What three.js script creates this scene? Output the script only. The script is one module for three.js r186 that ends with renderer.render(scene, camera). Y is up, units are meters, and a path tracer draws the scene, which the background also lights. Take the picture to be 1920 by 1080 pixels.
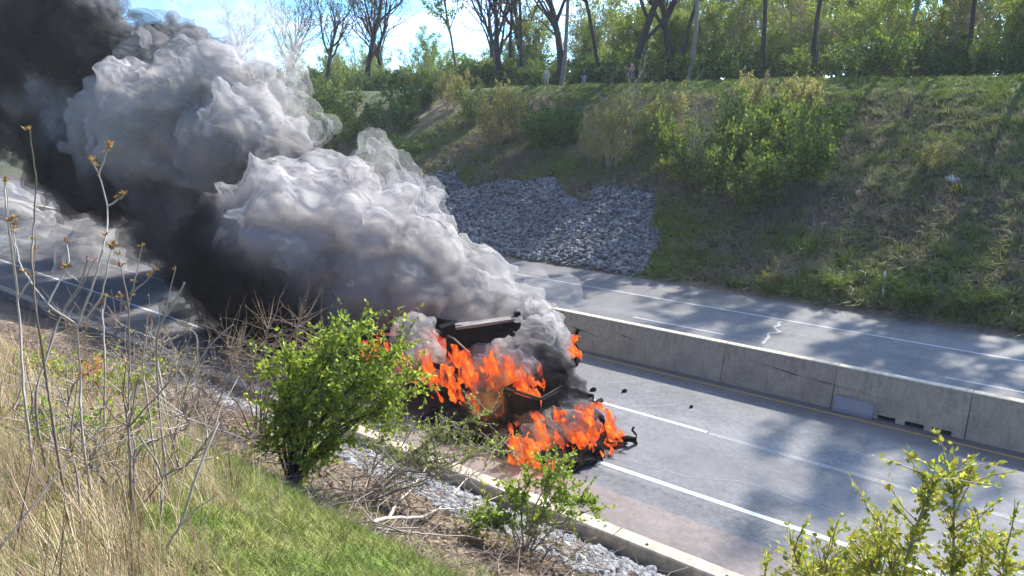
import * as THREE from 'three';
import { Sky } from 'three/addons/objects/Sky.js';

// ---------- camera, sky, sun, exposure ----------
const scene = new THREE.Scene();
const camera = new THREE.PerspectiveCamera(42.56, 16 / 9, 0.2, 2500);
const YAW = 0.902, PITCH = 0.239;
camera.position.set(0, 9.05, 0);
camera.lookAt(-Math.cos(YAW) * Math.cos(PITCH), 9.05 - Math.sin(PITCH), -Math.sin(YAW) * Math.cos(PITCH));
const SUN = new THREE.Vector3(0.06, Math.tan(THREE.MathUtils.degToRad(39)), -1).normalize();
const sky = new Sky();
sky.scale.setScalar(2000);
Object.assign(sky.material.uniforms.sunPosition, { value: SUN.clone() });
sky.material.uniforms.turbidity.value = 6;
sky.material.uniforms.rayleigh.value = 0.9;
sky.material.uniforms.mieCoefficient.value = 0.004;
sky.material.uniforms.mieDirectionalG.value = 0.8;
sky.name = 'sky';
sky.userData.kind = 'structure';
scene.add(sky);
scene.environmentIntensity = 0.3;
const sun = new THREE.DirectionalLight(new THREE.Color(1, 0.93, 0.82), 5);
sun.position.copy(SUN).multiplyScalar(150);
sun.castShadow = true;
sun.shadow.mapSize.set(4096, 4096);
Object.assign(sun.shadow.camera, { left: -110, right: 60, top: 80, bottom: -60, near: 1, far: 400 });
sun.shadow.radius = 1;
scene.add(sun, sun.target);
const renderer = new THREE.WebGLRenderer({ antialias: true });
renderer.toneMapping = THREE.LinearToneMapping;
renderer.toneMappingExposure = 2.2;
renderer.shadowMap.enabled = true;
scene.fog = new THREE.FogExp2(new THREE.Color(1, 0.985, 0.96), 0.0005);

// ---------- helpers ----------
const V = (x, y, z) => new THREE.Vector3(x, y, z);
const C = (r, g, b) => new THREE.Color().setRGB(r, g, b);
function rng(seed) { let a = seed >>> 0; return () => { a = (a + 0x6d2b79f5) | 0; let t = Math.imul(a ^ (a >>> 15), 1 | a); t = (t + Math.imul(t ^ (t >>> 7), 61 | t)) ^ t; return ((t ^ (t >>> 14)) >>> 0) / 4294967296; }; }
const clamp = (x, a = 0, b = 1) => Math.min(b, Math.max(a, x));
const mix = (a, b, t) => a + (b - a) * t;
const sstep = (a, b, x) => { const t = clamp((x - a) / (b - a)); return t * t * (3 - 2 * t); };
const PERM = new Uint8Array(512);
{ const r = rng(77), p = [...Array(256).keys()]; for (let i = 255; i > 0; i--) { const j = Math.floor(r() * (i + 1)); [p[i], p[j]] = [p[j], p[i]]; } for (let i = 0; i < 512; i++) PERM[i] = p[i & 255]; }
function grad(h, x, y, z) { const u = (h & 15) < 8 ? x : y, v = (h & 15) < 4 ? y : (h & 15) === 12 || (h & 15) === 14 ? x : z; return ((h & 1) ? -u : u) + ((h & 2) ? -v : v); }
function noise(x, y, z) {
  const fx = Math.floor(x), fy = Math.floor(y), fz = Math.floor(z), X = fx & 255, Y = fy & 255, Z = fz & 255;
  x -= fx; y -= fy; z -= fz;
  const u = x * x * x * (x * (x * 6 - 15) + 10), v = y * y * y * (y * (y * 6 - 15) + 10), w = z * z * z * (z * (z * 6 - 15) + 10);
  const A = PERM[X] + Y, AA = PERM[A] + Z, AB = PERM[A + 1] + Z, B = PERM[X + 1] + Y, BA = PERM[B] + Z, BB = PERM[B + 1] + Z;
  return mix(mix(mix(grad(PERM[AA], x, y, z), grad(PERM[BA], x - 1, y, z), u), mix(grad(PERM[AB], x, y - 1, z), grad(PERM[BB], x - 1, y - 1, z), u), v),
    mix(mix(grad(PERM[AA + 1], x, y, z - 1), grad(PERM[BA + 1], x - 1, y, z - 1), u), mix(grad(PERM[AB + 1], x, y - 1, z - 1), grad(PERM[BB + 1], x - 1, y - 1, z - 1), u), v), w);
}
function fbm(x, y, z, n = 4) { let s = 0, a = 0.5; for (let i = 0; i < n; i++) { s += a * noise(x, y, z); x = x * 2.03 + 3.1; y = y * 2.03 + 1.7; z = z * 2.03 + 5.3; a *= 0.5; } return s; }

// collects triangles into one geometry
class MB {
  constructor() { this.p = []; this.n = []; this.c = []; this.t = []; this.i = []; this.useC = false; this.col = [1, 1, 1]; }
  color(r, g, b) { this.col = [r, g, b]; this.useC = true; return this; }
  v(x, y, z, nx, ny, nz, u = 0, w = 0) { this.p.push(x, y, z); this.n.push(nx, ny, nz); this.c.push(...this.col); this.t.push(u, w); return this.p.length / 3 - 1; }
  tri(a, b, c) { this.i.push(a, b, c); }
  quad(a, b, c, d) { this.i.push(a, b, c, a, c, d); }
  // flat-shaded polygon from points
  face(pts, uvs) {
    const ab = pts[1].clone().sub(pts[0]), ac = pts[2].clone().sub(pts[0]), n = ab.cross(ac).normalize();
    const ids = pts.map((q, k) => this.v(q.x, q.y, q.z, n.x, n.y, n.z, uvs ? uvs[k][0] : q.x, uvs ? uvs[k][1] : q.z + q.y));
    for (let k = 1; k < ids.length - 1; k++) this.tri(ids[0], ids[k], ids[k + 1]);
  }
  // tube along points with radii
  tube(pts, rad, sides = 6, cap = true) {
    const n = pts.length; let ref = V(0.31, 0.17, 0.93), prev = null, first = null, len = 0;
    for (let k = 0; k < n; k++) {
      const t = pts[Math.min(n - 1, k + 1)].clone().sub(pts[Math.max(0, k - 1)]).normalize();
      let a = ref.clone().sub(t.clone().multiplyScalar(ref.dot(t))); if (a.lengthSq() < 1e-4) a = V(1, 0, 0).sub(t.clone().multiplyScalar(t.x)); a.normalize(); ref = a;
      const b = t.clone().cross(a), r = Array.isArray(rad) ? rad[k] : rad, ring = [];
      if (k) len += pts[k].distanceTo(pts[k - 1]);
      for (let s = 0; s <= sides; s++) { const an = s / sides * Math.PI * 2, cx = Math.cos(an), sx = Math.sin(an), nx = a.x * cx + b.x * sx, ny = a.y * cx + b.y * sx, nz = a.z * cx + b.z * sx; ring.push(this.v(pts[k].x + nx * r, pts[k].y + ny * r, pts[k].z + nz * r, nx, ny, nz, s / sides, len)); }
      if (prev) for (let s = 0; s < sides; s++) this.quad(prev[s], prev[s + 1], ring[s + 1], ring[s]);
      first ??= ring; prev = ring;
    }
    if (cap) for (const [k, ring, sgn] of [[0, first, -1], [n - 1, prev, 1]]) {
      if ((Array.isArray(rad) ? rad[k] : rad) < 0.006) continue;
      const t = pts[Math.min(n - 1, k + 1)].clone().sub(pts[Math.max(0, k - 1)]).normalize().multiplyScalar(sgn), c = this.v(pts[k].x, pts[k].y, pts[k].z, t.x, t.y, t.z);
      const edge = ring.map((q) => this.v(this.p[q * 3], this.p[q * 3 + 1], this.p[q * 3 + 2], t.x, t.y, t.z));
      for (let s = 0; s < sides; s++) sgn > 0 ? this.tri(c, edge[s], edge[s + 1]) : this.tri(c, edge[s + 1], edge[s]);
    }
  }
  // box centred at c, size s, rotated by quaternion
  box(cx, cy, cz, sx, sy, sz, q, bevel = 0) {
    const h = [sx / 2, sy / 2, sz / 2], o = V(cx, cy, cz);
    const P = (x, y, z) => { const v = V(x * h[0], y * h[1], z * h[2]); if (q) v.applyQuaternion(q); return v.add(o); };
    for (const f of [[[1, -1, 1], [1, -1, -1], [1, 1, -1], [1, 1, 1]], [[-1, -1, -1], [-1, -1, 1], [-1, 1, 1], [-1, 1, -1]], [[-1, 1, 1], [1, 1, 1], [1, 1, -1], [-1, 1, -1]], [[-1, -1, -1], [1, -1, -1], [1, -1, 1], [-1, -1, 1]], [[-1, -1, 1], [1, -1, 1], [1, 1, 1], [-1, 1, 1]], [[1, -1, -1], [-1, -1, -1], [-1, 1, -1], [1, 1, -1]]]) this.face(f.map((a) => P(...a)));
  }
  // a leaf: four-point blade folded along its midrib
  leaf(o, dir, side, len, wid, fold = 0.15) {
    const n = side.clone().cross(dir).normalize(), m = o.clone().addScaledVector(dir, len * 0.45);
    const tip = o.clone().addScaledVector(dir, len).addScaledVector(n, -fold * len * 0.6), l = m.clone().addScaledVector(side, wid).addScaledVector(n, fold * len), r = m.clone().addScaledVector(side, -wid).addScaledVector(n, fold * len);
    const ids = [o, l, tip, r].map((q) => this.v(q.x, q.y, q.z, n.x, n.y, n.z));
    this.tri(ids[0], ids[1], ids[2]); this.tri(ids[0], ids[2], ids[3]);
  }
  geo() {
    const g = new THREE.BufferGeometry();
    g.setAttribute('position', new THREE.Float32BufferAttribute(this.p, 3)); g.setAttribute('normal', new THREE.Float32BufferAttribute(this.n, 3)); g.setAttribute('uv', new THREE.Float32BufferAttribute(this.t, 2));
    if (this.useC) g.setAttribute('color', new THREE.Float32BufferAttribute(this.c, 3));
    g.setIndex(this.i.length > 0 ? this.i : [0, 0, 0]); return g;
  }
}
const taken = {};
function numbered(name) { const k = taken[name] ?? 0; taken[name] = k + 1; return k ? `${name}_${String(k).padStart(3, '0')}` : name; }
function obj(name, geo, mat, parent = scene) { const m = new THREE.Mesh(geo.isBufferGeometry ? geo : geo.geo(), mat); m.name = parent === scene ? numbered(name) : name; m.castShadow = m.receiveShadow = true; parent.add(m); return m; }
function thing(name, label, category, pos = [0, 0, 0], group, kind) { const g = new THREE.Group(); g.name = numbered(name); g.position.set(...pos); scene.add(g); return tag(g, label, category, group, kind); }
function tag(o, label, category, group, kind) { o.userData.label = label; if (category) o.userData.category = category; if (group) o.userData.group = group; if (kind) o.userData.kind = kind; return o; }
function struct(o) { o.userData.kind = 'structure'; return o; }
function stuff(o) { o.userData.kind = 'stuff'; return o; }
function copies(name, geo, mat, list, parent = scene) { // list of {p, q, s, c}
  const m = new THREE.InstancedMesh(geo.isBufferGeometry ? geo : geo.geo(), mat, list.length), M = new THREE.Matrix4(), S = new THREE.Vector3();
  list.forEach((e, k) => { M.compose(e.p, e.q, typeof e.s === 'number' ? S.setScalar(e.s) : e.s); m.setMatrixAt(k, M); if (e.c) m.setColorAt(k, e.c); });
  m.name = parent === scene ? numbered(name) : name; m.castShadow = m.receiveShadow = true; m.userData.kind = 'stuff'; parent.add(m); return m;
}
const quat = (x, y, z) => new THREE.Quaternion().setFromEuler(new THREE.Euler(x, y, z, 'YXZ'));

// surface nets over a sampled grid
function sample(fn, lo, hi, cell) {
  const n = [0, 1, 2].map((k) => Math.ceil((hi[k] - lo[k]) / cell) + 1), d = new Float32Array(n[0] * n[1] * n[2]);
  let k = 0; for (let z = 0; z < n[2]; z++) for (let y = 0; y < n[1]; y++) for (let x = 0; x < n[0]; x++) d[k++] = fn(lo[0] + x * cell, lo[1] + y * cell, lo[2] + z * cell);
  return { n, d, lo, cell };
}
function nets(g, iso = 0, colorFn) {
  const { n, d, lo, cell } = g, [nx, ny, nz] = n, sx = 1, sy = nx, sz = nx * ny, id = new Int32Array(d.length).fill(-1), P = [], N = [], I = [], K = [];
  const corner = [0, sx, sy, sx + sy, sz, sx + sz, sy + sz, sx + sy + sz];
  const edges = []; for (let a = 0; a < 8; a++) for (const b of [1, 2, 4]) if (!(a & b)) edges.push([a, a | b]);
  for (let z = 0; z < nz - 1; z++) for (let y = 0; y < ny - 1; y++) for (let x = 0; x < nx - 1; x++) {
    const o = x + y * sy + z * sz; let m = 0; for (let c = 0; c < 8; c++) if (d[o + corner[c]] < iso) m |= 1 << c;
    if (m === 0 || m === 255) continue;
    let px = 0, py = 0, pz = 0, k = 0;
    for (const [a, b] of edges) { if (!!(m & (1 << a)) === !!(m & (1 << b))) continue; const va = d[o + corner[a]] - iso, vb = d[o + corner[b]] - iso, t = va / (va - vb); px += mix(a & 1, b & 1, t); py += mix((a >> 1) & 1, (b >> 1) & 1, t); pz += mix(a >> 2, b >> 2, t); k++; }
    px /= k; py /= k; pz /= k; id[o] = P.length / 3;
    const e = (c) => d[o + corner[c]];
    let gx = mix(mix(e(1) - e(0), e(3) - e(2), py), mix(e(5) - e(4), e(7) - e(6), py), pz), gy = mix(mix(e(2) - e(0), e(3) - e(1), px), mix(e(6) - e(4), e(7) - e(5), px), pz), gz = mix(mix(e(4) - e(0), e(5) - e(1), px), mix(e(6) - e(2), e(7) - e(3), px), py);
    const l = Math.hypot(gx, gy, gz) || 1; P.push(lo[0] + (x + px) * cell, lo[1] + (y + py) * cell, lo[2] + (z + pz) * cell); N.push(gx / l, gy / l, gz / l);
    if (colorFn) K.push(...colorFn(P[P.length - 3], P[P.length - 2], P[P.length - 1]));
  }
  for (let z = 1; z < nz - 1; z++) for (let y = 1; y < ny - 1; y++) for (let x = 1; x < nx - 1; x++) {
    const o = x + y * sy + z * sz, s = d[o] < iso;
    for (const [st, u, w] of [[sx, sy, sz], [sy, sz, sx], [sz, sx, sy]]) {
      if (s === d[o + st] < iso) continue;
      const q = [id[o], id[o - u], id[o - u - w], id[o - w]]; if (q.some((v) => v < 0)) continue;
      s ? I.push(q[0], q[1], q[2], q[0], q[2], q[3]) : I.push(q[0], q[2], q[1], q[0], q[3], q[2]);
    }
  }
  const geo = new THREE.BufferGeometry(); geo.setAttribute('position', new THREE.Float32BufferAttribute(P, 3)); geo.setAttribute('normal', new THREE.Float32BufferAttribute(N, 3)); if (colorFn) geo.setAttribute('color', new THREE.Float32BufferAttribute(K, 3)); geo.setIndex(I); return geo;
}
// textures of material grain
function texture(size, fn, srgb = true) {
  const a = new Uint8Array(size * size * 4); let k = 0;
  for (let y = 0; y < size; y++) for (let x = 0; x < size; x++) { const c = fn(x / size, y / size, x, y); a[k++] = clamp(c[0]) * 255; a[k++] = clamp(c[1]) * 255; a[k++] = clamp(c[2]) * 255; a[k++] = 255; }
  const t = new THREE.DataTexture(a, size, size); t.wrapS = t.wrapT = THREE.RepeatWrapping; t.magFilter = THREE.LinearFilter; t.minFilter = THREE.LinearMipmapLinearFilter; t.generateMipmaps = true; if (srgb) t.colorSpace = THREE.SRGBColorSpace; t.needsUpdate = true; return t;
}
// tileable noise on a torus-free lattice: blend of shifted copies
function tnoise(u, v, f, s) { const n = (a, b) => fbm(a * f + s, b * f, s * 1.7, 4); const w = (t) => t * t * (3 - 2 * t); const a = w(u), b = w(v); return mix(mix(n(u, v), n(u - 1, v), a), mix(n(u, v - 1), n(u - 1, v - 1), a), b); }
const std = (o) => new THREE.MeshStandardMaterial({ roughness: 0.9, metalness: 0, ...o });
const leafMat = (o = {}) => new THREE.MeshPhysicalMaterial({ roughness: 0.85, transmission: 0.5, thickness: 0, specularIntensity: 0.25, vertexColors: true, side: THREE.DoubleSide, ...o });
const PLUME = [[-15.15,1.97,-19.5,0.28,0.2],[-16.11,2.38,-19.5,0.43,0.15],[-17.36,2.78,-19.5,0.65,0.12],[-17.63,1.93,-19.5,0.51,0.2],[-18.66,3.44,-19.5,0.78,0.1],[-19.2,2.34,-19.3,0.79,0.2],[-20.25,3.79,-19.0,0.98,0.08],[-19.4,3.13,-18.7,0.99,0.2],[-21.47,4.03,-18.5,1.21,0.06],[-21.04,2.86,-17.8,1.15,0.25],[-23.01,4.66,-18.0,1.32,0.05],[-23.38,4.23,-17.0,1.3,0.06],[-23.85,5.01,-16.3,1.13,0.08],[-25.0,4.63,-16.0,0.81,0.08],[-24.44,5.65,-17.5,1.04,0.08],[-22.87,2.85,-17.0,1.14,0.3],[-23.79,3.66,-16.5,0.86,0.25],[-27.22,6.26,-18.5,0.79,0.6],[-29.23,5.59,-19.0,0.72,0.7],[-31.65,4.57,-19.5,0.69,0.8],[-24.92,5.4,-18.5,0.76,0.2],[-20.9,1.53,-18.8,0.69,0.3],[-21.93,1.27,-18.2,0.67,0.5],[-19.87,1.28,-19.8,0.57,0.3],[-20.16,4.44,-19.5,0.52,0.15],[-23.71,5.33,-19.0,0.65,0.2],[-24.88,1.77,-17.5,0.99,0.85],[-23.33,1.4,-17.5,0.88,0.7],[-26.12,2.66,-15.6,1.47,1],[-27.02,1.81,-15.6,1.21,1],[-25.0,1.91,-15.4,1.23,1],[-28.34,3.41,-16.0,0.93,1],[-23.91,1.83,-15.6,0.97,1],[-26.14,3.38,-15.8,1.13,1],[-23.11,2.09,-16.0,0.92,1],[-29.65,8.41,-19.0,1.11,0.14],[-32.81,9.47,-20.0,1.59,0.16],[-31.08,7.33,-19.0,1.81,0.2],[-36.38,11.07,-21.0,1.14,0.35],[-35.37,8.09,-19.0,2.19,0.12],[-37.06,8.97,-18.5,1.76,0.05],[-36.97,7.32,-18.0,1.62,0.05],[-39.95,8.57,-18.5,1.41,0.08],[-41.47,7.18,-18.2,1.3,0.12],[-49.1,10.2,-19.5,1.74,0.15],[-52.04,9.6,-19.5,1.58,0.2],[-47.08,8.06,-19.0,1.59,0.25],[-39.08,10.2,-20.5,2.17,0.5],[-41.16,12.08,-21.5,1.34,0.75],[-37.6,5.61,-19.5,2.07,0.6],[-36.61,4.54,-20.0,1.7,0.55],[-41.21,4.83,-19.5,1.55,0.7],[-35.57,5.96,-20.0,1.78,0.5],[-39.12,2.9,-20.0,1.58,0.65],[-38.33,1.97,-21.0,1.29,0.6],[-40.25,0.83,-21.0,1.2,0.7],[-45.71,11.24,-21.5,1.82,0.6],[-52.29,13.78,-22.5,1.99,0.7],[-47.08,13.17,-18.4,1.73,1],[-51.05,11.74,-18.4,1.68,1],[-52.89,14.16,-18.8,2.28,0.75],[-45.3,12.12,-18.8,1.35,0.97],[-44.63,10.99,-19.5,1.21,0.95],[-48.71,7.29,-17.8,1.26,1],[-47.73,5.79,-17.8,1.31,1],[-44.45,4.91,-17.8,1.36,1],[-40.96,4.53,-18.2,1.13,0.95],[-53.9,8.79,-19.0,1.19,1],[-48.16,4.31,-20.5,1.6,0.85],[-58.54,15.64,-20.0,2.17,0.6],[-50.67,15.37,-20.5,1.87,0.55],[-49.53,10.08,-21.5,2.63,0.6],[-69.51,11.61,-23.0,2.24,0.95],[-67.28,7.11,-22.0,1.47,0.9]];
const COLUMN = [[-11.25,0.93,-16.6,0.29,0.95],[-11.59,1.28,-16.8,0.31,0.95],[-11.92,1.56,-17.0,0.33,0.75],[-12.35,1.78,-17.6,0.31,0.3],[-12.91,2.08,-18.0,0.33,0.15],[-14.0,2.21,-19.0,0.42,0.12],[-10.66,0.77,-16.4,0.24,0.7],[-10.17,0.7,-16.2,0.15,0.6]];
const FIRESMOKE = [[-14.4,1.12,-16.6,0.44,0.15],[-15.01,0.89,-16.4,0.41,0.15],[-13.7,1.31,-16.8,0.4,0.15],[-13.12,1.67,-17.0,0.39,0.15],[-12.51,1.51,-16.6,0.35,0.2],[-15.69,0.64,-16.3,0.38,0.2],[-16.17,1.58,-15.8,0.37,0.15],[-16.69,1.13,-15.7,0.34,0.15],[-16.72,1.96,-16.0,0.38,0.2],[-13.95,0.9,-16.2,0.29,0.3],[-12.68,2.08,-17.3,0.32,0.2],[-12.86,1.27,-16.4,0.25,0.25],[-16.76,0.59,-16.6,0.39,0.3],[-11.08,-0.0,-14.6,0.29,0.45],[-11.51,-0.02,-14.8,0.22,0.45],[-10.66,-0.07,-14.4,0.18,0.6],[-11.37,0.34,-15.6,0.25,0.3],[-11.24,0.54,-15.8,0.21,0.35],[-12.78,0.63,-15.3,0.37,0.92],[-13.27,0.8,-15.4,0.25,0.9],[-13.03,0.08,-15.0,0.25,0.97],[-10.53,0.45,-15.3,0.2,0.5],[-10.28,0.61,-15.7,0.2,0.45]];
const WISP = [[-24.5,5.93,-22.0,1.35,0.1],[-22.66,5.64,-21.5,1.25,0.1],[-25.9,6.09,-22.0,0.95,0.1],[-21.23,5.46,-21.0,0.64,0.1],[-30.16,7.99,-22.0,1.22,0.1],[-30.01,8.35,-23.0,0.77,0.1],[-30.87,9.1,-22.0,1.02,0.1],[-14.66,2.59,-21.0,0.57,0.1],[-15.24,2.83,-20.5,0.57,0.1],[-34.21,10.46,-24.0,1.39,0.1],[-37.9,12.28,-25.0,2.37,0.1],[-43.71,13.84,-26.0,2.6,0.2],[-50.07,14.57,-26.0,2.81,0.3]];
const HAZE = [[-64.97,-1.63,-20.0,3.49,0.35],[-54.43,-0.68,-19.5,3.06,0.35],[-49.02,-0.09,-20.0,2.71,0.4],[-44.78,-0.74,-17.5,2.15,0.3],[-52.2,-2.18,-17.5,2.57,0.3],[-60.18,-3.39,-17.5,2.84,0.3],[-69.43,-0.67,-22.0,3.07,0.45],[-46.21,-0.41,-20.0,1.8,0.4]];
const STEMS = [[[[-5.41,7.02,-1.75],[-5.47,7.24,-1.77],[-5.25,7.66,-1.7],[-5.26,8.04,-1.72],[-5.44,8.32,-1.83],[-5.39,8.57,-1.86],[-5.16,8.92,-1.79]]],[[[-5.88,6.7,-2.09],[-5.97,6.99,-2.16],[-5.74,7.5,-2.11]],[[-5.74,7.5,-2.11],[-5.74,7.7,-1.94],[-6.02,7.98,-1.89],[-6.04,8.22,-1.88],[-5.83,8.56,-1.83]],[[-5.75,7.49,-2.12],[-5.63,7.87,-2.24],[-5.68,8.09,-2.35],[-5.81,8.33,-2.46],[-5.84,8.56,-2.44],[-5.79,8.67,-2.39]],[[-5.84,8.56,-2.44],[-5.77,8.7,-2.47],[-5.72,8.79,-2.5]],[[-5.76,7.48,-2.13],[-5.64,7.69,-2.25],[-5.61,8.0,-2.35],[-5.63,8.07,-2.39]],[[-5.81,8.33,-2.46],[-5.78,8.38,-2.53],[-5.77,8.41,-2.57]],[[-6.02,7.98,-1.89],[-6.06,8.15,-1.9],[-6.01,8.29,-1.9]],[[-5.74,7.7,-1.94],[-5.75,7.85,-2.04],[-5.78,7.97,-2.13],[-5.89,8.1,-2.17]]],[[[-6.82,6.16,-2.83],[-6.94,6.69,-2.95],[-6.68,7.34,-2.9]],[[-6.68,7.34,-2.9],[-6.69,7.67,-2.88],[-6.79,7.85,-2.91]],[[-6.67,7.37,-2.91],[-6.64,7.45,-2.93],[-6.64,7.84,-3.06]],[[-6.64,7.45,-2.93],[-6.6,7.53,-3.03],[-6.55,7.63,-3.11]],[[-6.72,7.25,-2.9],[-6.68,7.45,-2.83],[-6.7,7.33,-2.86]]],[[[-6.38,6.22,-2.83],[-6.5,6.81,-2.88],[-6.4,7.05,-2.88],[-6.3,7.23,-2.91]]],[[[-6.48,6.09,-2.96],[-6.56,6.61,-3.02],[-6.34,7.14,-2.98],[-6.25,7.34,-3.07],[-6.18,7.56,-3.18]],[[-6.34,7.14,-2.98],[-6.27,7.32,-3.03],[-6.25,7.67,-3.14]]],[[[-6.19,6.78,-1.83],[-6.3,7.13,-1.89],[-6.42,7.62,-1.97],[-6.17,8.24,-1.91],[-6.32,8.52,-1.98]],[[-6.42,7.62,-1.97],[-6.33,7.8,-2.06],[-6.16,8.1,-2.07]]],[[[-6.48,6.76,-2.0],[-6.59,7.03,-2.15],[-6.65,7.38,-2.34],[-6.57,7.63,-2.49],[-6.49,7.82,-2.53],[-6.46,7.86,-2.52]],[[-6.65,7.38,-2.34],[-6.6,7.55,-2.47],[-6.48,7.81,-2.58]],[[-6.57,7.63,-2.49],[-6.55,7.71,-2.4],[-6.51,7.78,-2.36]]],[[[-7.02,6.15,-2.69],[-7.0,6.73,-2.76],[-7.19,7.24,-2.88]],[[-7.19,7.13,-2.86],[-7.17,7.35,-2.92],[-7.19,7.26,-2.88]]],[[[-7.59,5.08,-3.47],[-7.43,5.73,-3.57],[-7.22,6.23,-3.63],[-7.14,6.45,-3.72],[-7.06,6.66,-3.87],[-6.96,6.83,-4.06]],[[-7.14,6.45,-3.72],[-7.2,6.77,-3.75],[-7.27,6.8,-3.69]]],[[[-7.15,5.43,-3.39],[-6.95,6.11,-3.25],[-7.17,6.87,-3.35],[-7.12,7.16,-3.54]],[[-6.93,6.28,-3.24],[-7.16,6.65,-3.19],[-7.21,6.95,-3.33]]],[[[-7.78,4.48,-3.94],[-7.77,4.86,-4.0],[-7.57,5.51,-3.98],[-7.43,5.83,-4.07],[-7.34,6.13,-4.19],[-7.22,6.25,-4.39]],[[-7.57,5.51,-3.98],[-7.46,5.64,-4.16],[-7.36,5.73,-4.36]],[[-7.54,5.58,-3.99],[-7.52,6.08,-3.89],[-7.55,6.27,-3.96]]],[[[-5.06,6.13,-1.25],[-4.97,6.31,-1.27],[-4.98,6.8,-1.43],[-5.09,6.97,-1.53]]],[[[-4.34,6.68,-0.98],[-4.33,6.76,-1.06],[-4.36,6.94,-1.28],[-4.41,7.11,-1.5]]],[[[-5.79,6.01,-2.35],[-5.91,6.3,-2.43],[-6.02,6.48,-2.49]],[[-6.02,6.48,-2.49],[-6.09,6.58,-2.41],[-6.01,6.9,-2.3]],[[-6.02,6.48,-2.49],[-5.99,6.6,-2.62],[-5.95,6.71,-2.74],[-5.88,6.89,-2.88]],[[-6.02,6.48,-2.49],[-6.03,6.68,-2.56],[-5.96,6.91,-2.6]],[[-6.02,6.48,-2.49],[-6.04,6.74,-2.49],[-5.9,7.07,-2.49]]],[[[-5.37,5.9,-1.8],[-5.6,6.4,-1.91],[-5.61,6.68,-1.91],[-5.33,7.26,-1.92]]],[[[-5.11,5.63,-2.19],[-4.95,5.96,-2.22],[-4.87,6.11,-2.28],[-4.81,6.45,-2.4],[-4.89,6.77,-2.66]],[[-4.87,6.11,-2.28],[-4.79,6.24,-2.42],[-4.74,6.29,-2.52]]],[[[-5.46,5.79,-2.39],[-5.63,6.15,-2.53],[-5.71,6.52,-2.43]],[[-5.54,6.0,-2.46],[-5.64,6.23,-2.59],[-5.63,6.3,-2.66]]]];
const FALLEN = [[[[-7.841,2.986,-6.532],[-7.926,2.827,-6.934],[-8.219,2.295,-7.888],[-9.0,1.61,-9.077],[-10.359,0.588,-10.913],[-10.809,0.446,-11.979],[-10.697,0.588,-12.314]],0.035],[[[-7.583,3.062,-6.379],[-7.317,2.958,-6.672],[-7.293,2.551,-7.416],[-7.44,1.707,-8.893]],0.022],[[[-8.089,2.699,-7.077],[-8.833,2.313,-7.916],[-10.222,1.398,-9.57],[-12.294,0.283,-12.177]],0.03],[[[-9.703,2.26,-7.907],[-10.808,1.723,-9.02],[-12.649,0.529,-11.138],[-12.914,0.283,-12.468],[-12.703,0.247,-13.141]],0.02],[[[-8.872,1.716,-8.948],[-9.161,1.087,-10.19],[-9.674,0.501,-11.563],[-9.843,0.283,-12.449],[-10.359,0.247,-13.54]],0.014],[[[-11.756,0.407,-12.415],[-11.884,0.582,-12.904],[-12.328,0.501,-13.32]],0.014],[[[-11.536,0.407,-12.587],[-11.491,0.582,-12.95],[-11.384,0.501,-13.112]],0.014],[[[-11.536,0.407,-12.721],[-11.088,0.582,-13.269],[-11.393,0.501,-14.492]],0.016],[[[-10.944,0.407,-12.807],[-11.023,0.582,-13.184],[-11.478,0.501,-14.284]],0.012],[[[-8.91,0.407,-11.861],[-8.393,0.582,-12.389],[-8.162,0.501,-13.5]],0.014],[[[-7.334,1.811,-8.767],[-7.027,1.592,-9.254],[-8.172,0.501,-11.393],[-7.924,0.273,-12.148],[-7.363,0.247,-12.295]],0.014],[[[-6.857,1.754,-8.872],[-7.383,1.312,-9.769],[-8.19,0.501,-11.298]],0.02],[[[-6.265,1.821,-8.748],[-6.457,2.004,-8.506],[-7.019,2.04,-8.389]],0.012]];

// ---------- the ground ----------
const NZ = [40, 8, 1.5, 0, -4.6, -5.7, -9.5, -11.5, -12.3, -12.6], NH = [9.5, 8.4, 7.5, 7.15, 4.45, 3.3, 1.3, 0.2, -0.25, -0.3];
function hNear(x, z) {
  let h = NH[0];
  for (let k = 0; k < NZ.length - 1; k++) if (z <= NZ[k] && z >= NZ[k + 1]) { h = mix(NH[k], NH[k + 1], (NZ[k] - z) / (NZ[k] - NZ[k + 1])); break; }
  if (z < NZ[NZ.length - 1]) h = -0.3;
  const edge = sstep(-12.2, -10.5, z);
  return h + edge * (0.35 * fbm(x * 0.35, z * 0.35, 2.2, 3) + 0.12 * fbm(x * 1.7, z * 1.7, 8, 3));
}
function hFar(x, z) {
  if (z > -35.2) return -0.02;
  const t = clamp((-35.2 - z) / 24.8), h = 11 * (t * 0.93 + 0.07 * Math.sin(t * Math.PI / 2)), e = sstep(-35.2, -38, z) * (0.4 + 0.6 * sstep(-62, -56, z));
  return h + e * (0.7 * fbm(x * 0.13, z * 0.16, 5.5, 3) + 0.2 * fbm(x * 0.9, z * 0.9, 3, 3)) - Math.max(0, -z - 64) * 0.02;
}
function spaced(a, b, near0, near1, step, grow = 1.35) { // grid lines: even between near0 and near1, then growing
  const r = []; for (let v = near0; v <= near1 + 1e-6; v += step) r.push(v);
  let s = step, v = near1; while (v < b) { s *= grow; v = Math.min(b, v + s); r.push(v); } s = step; v = near0; while (v > a) { s *= grow; v = Math.max(a, v - s); r.unshift(v); } return r;
}
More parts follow.
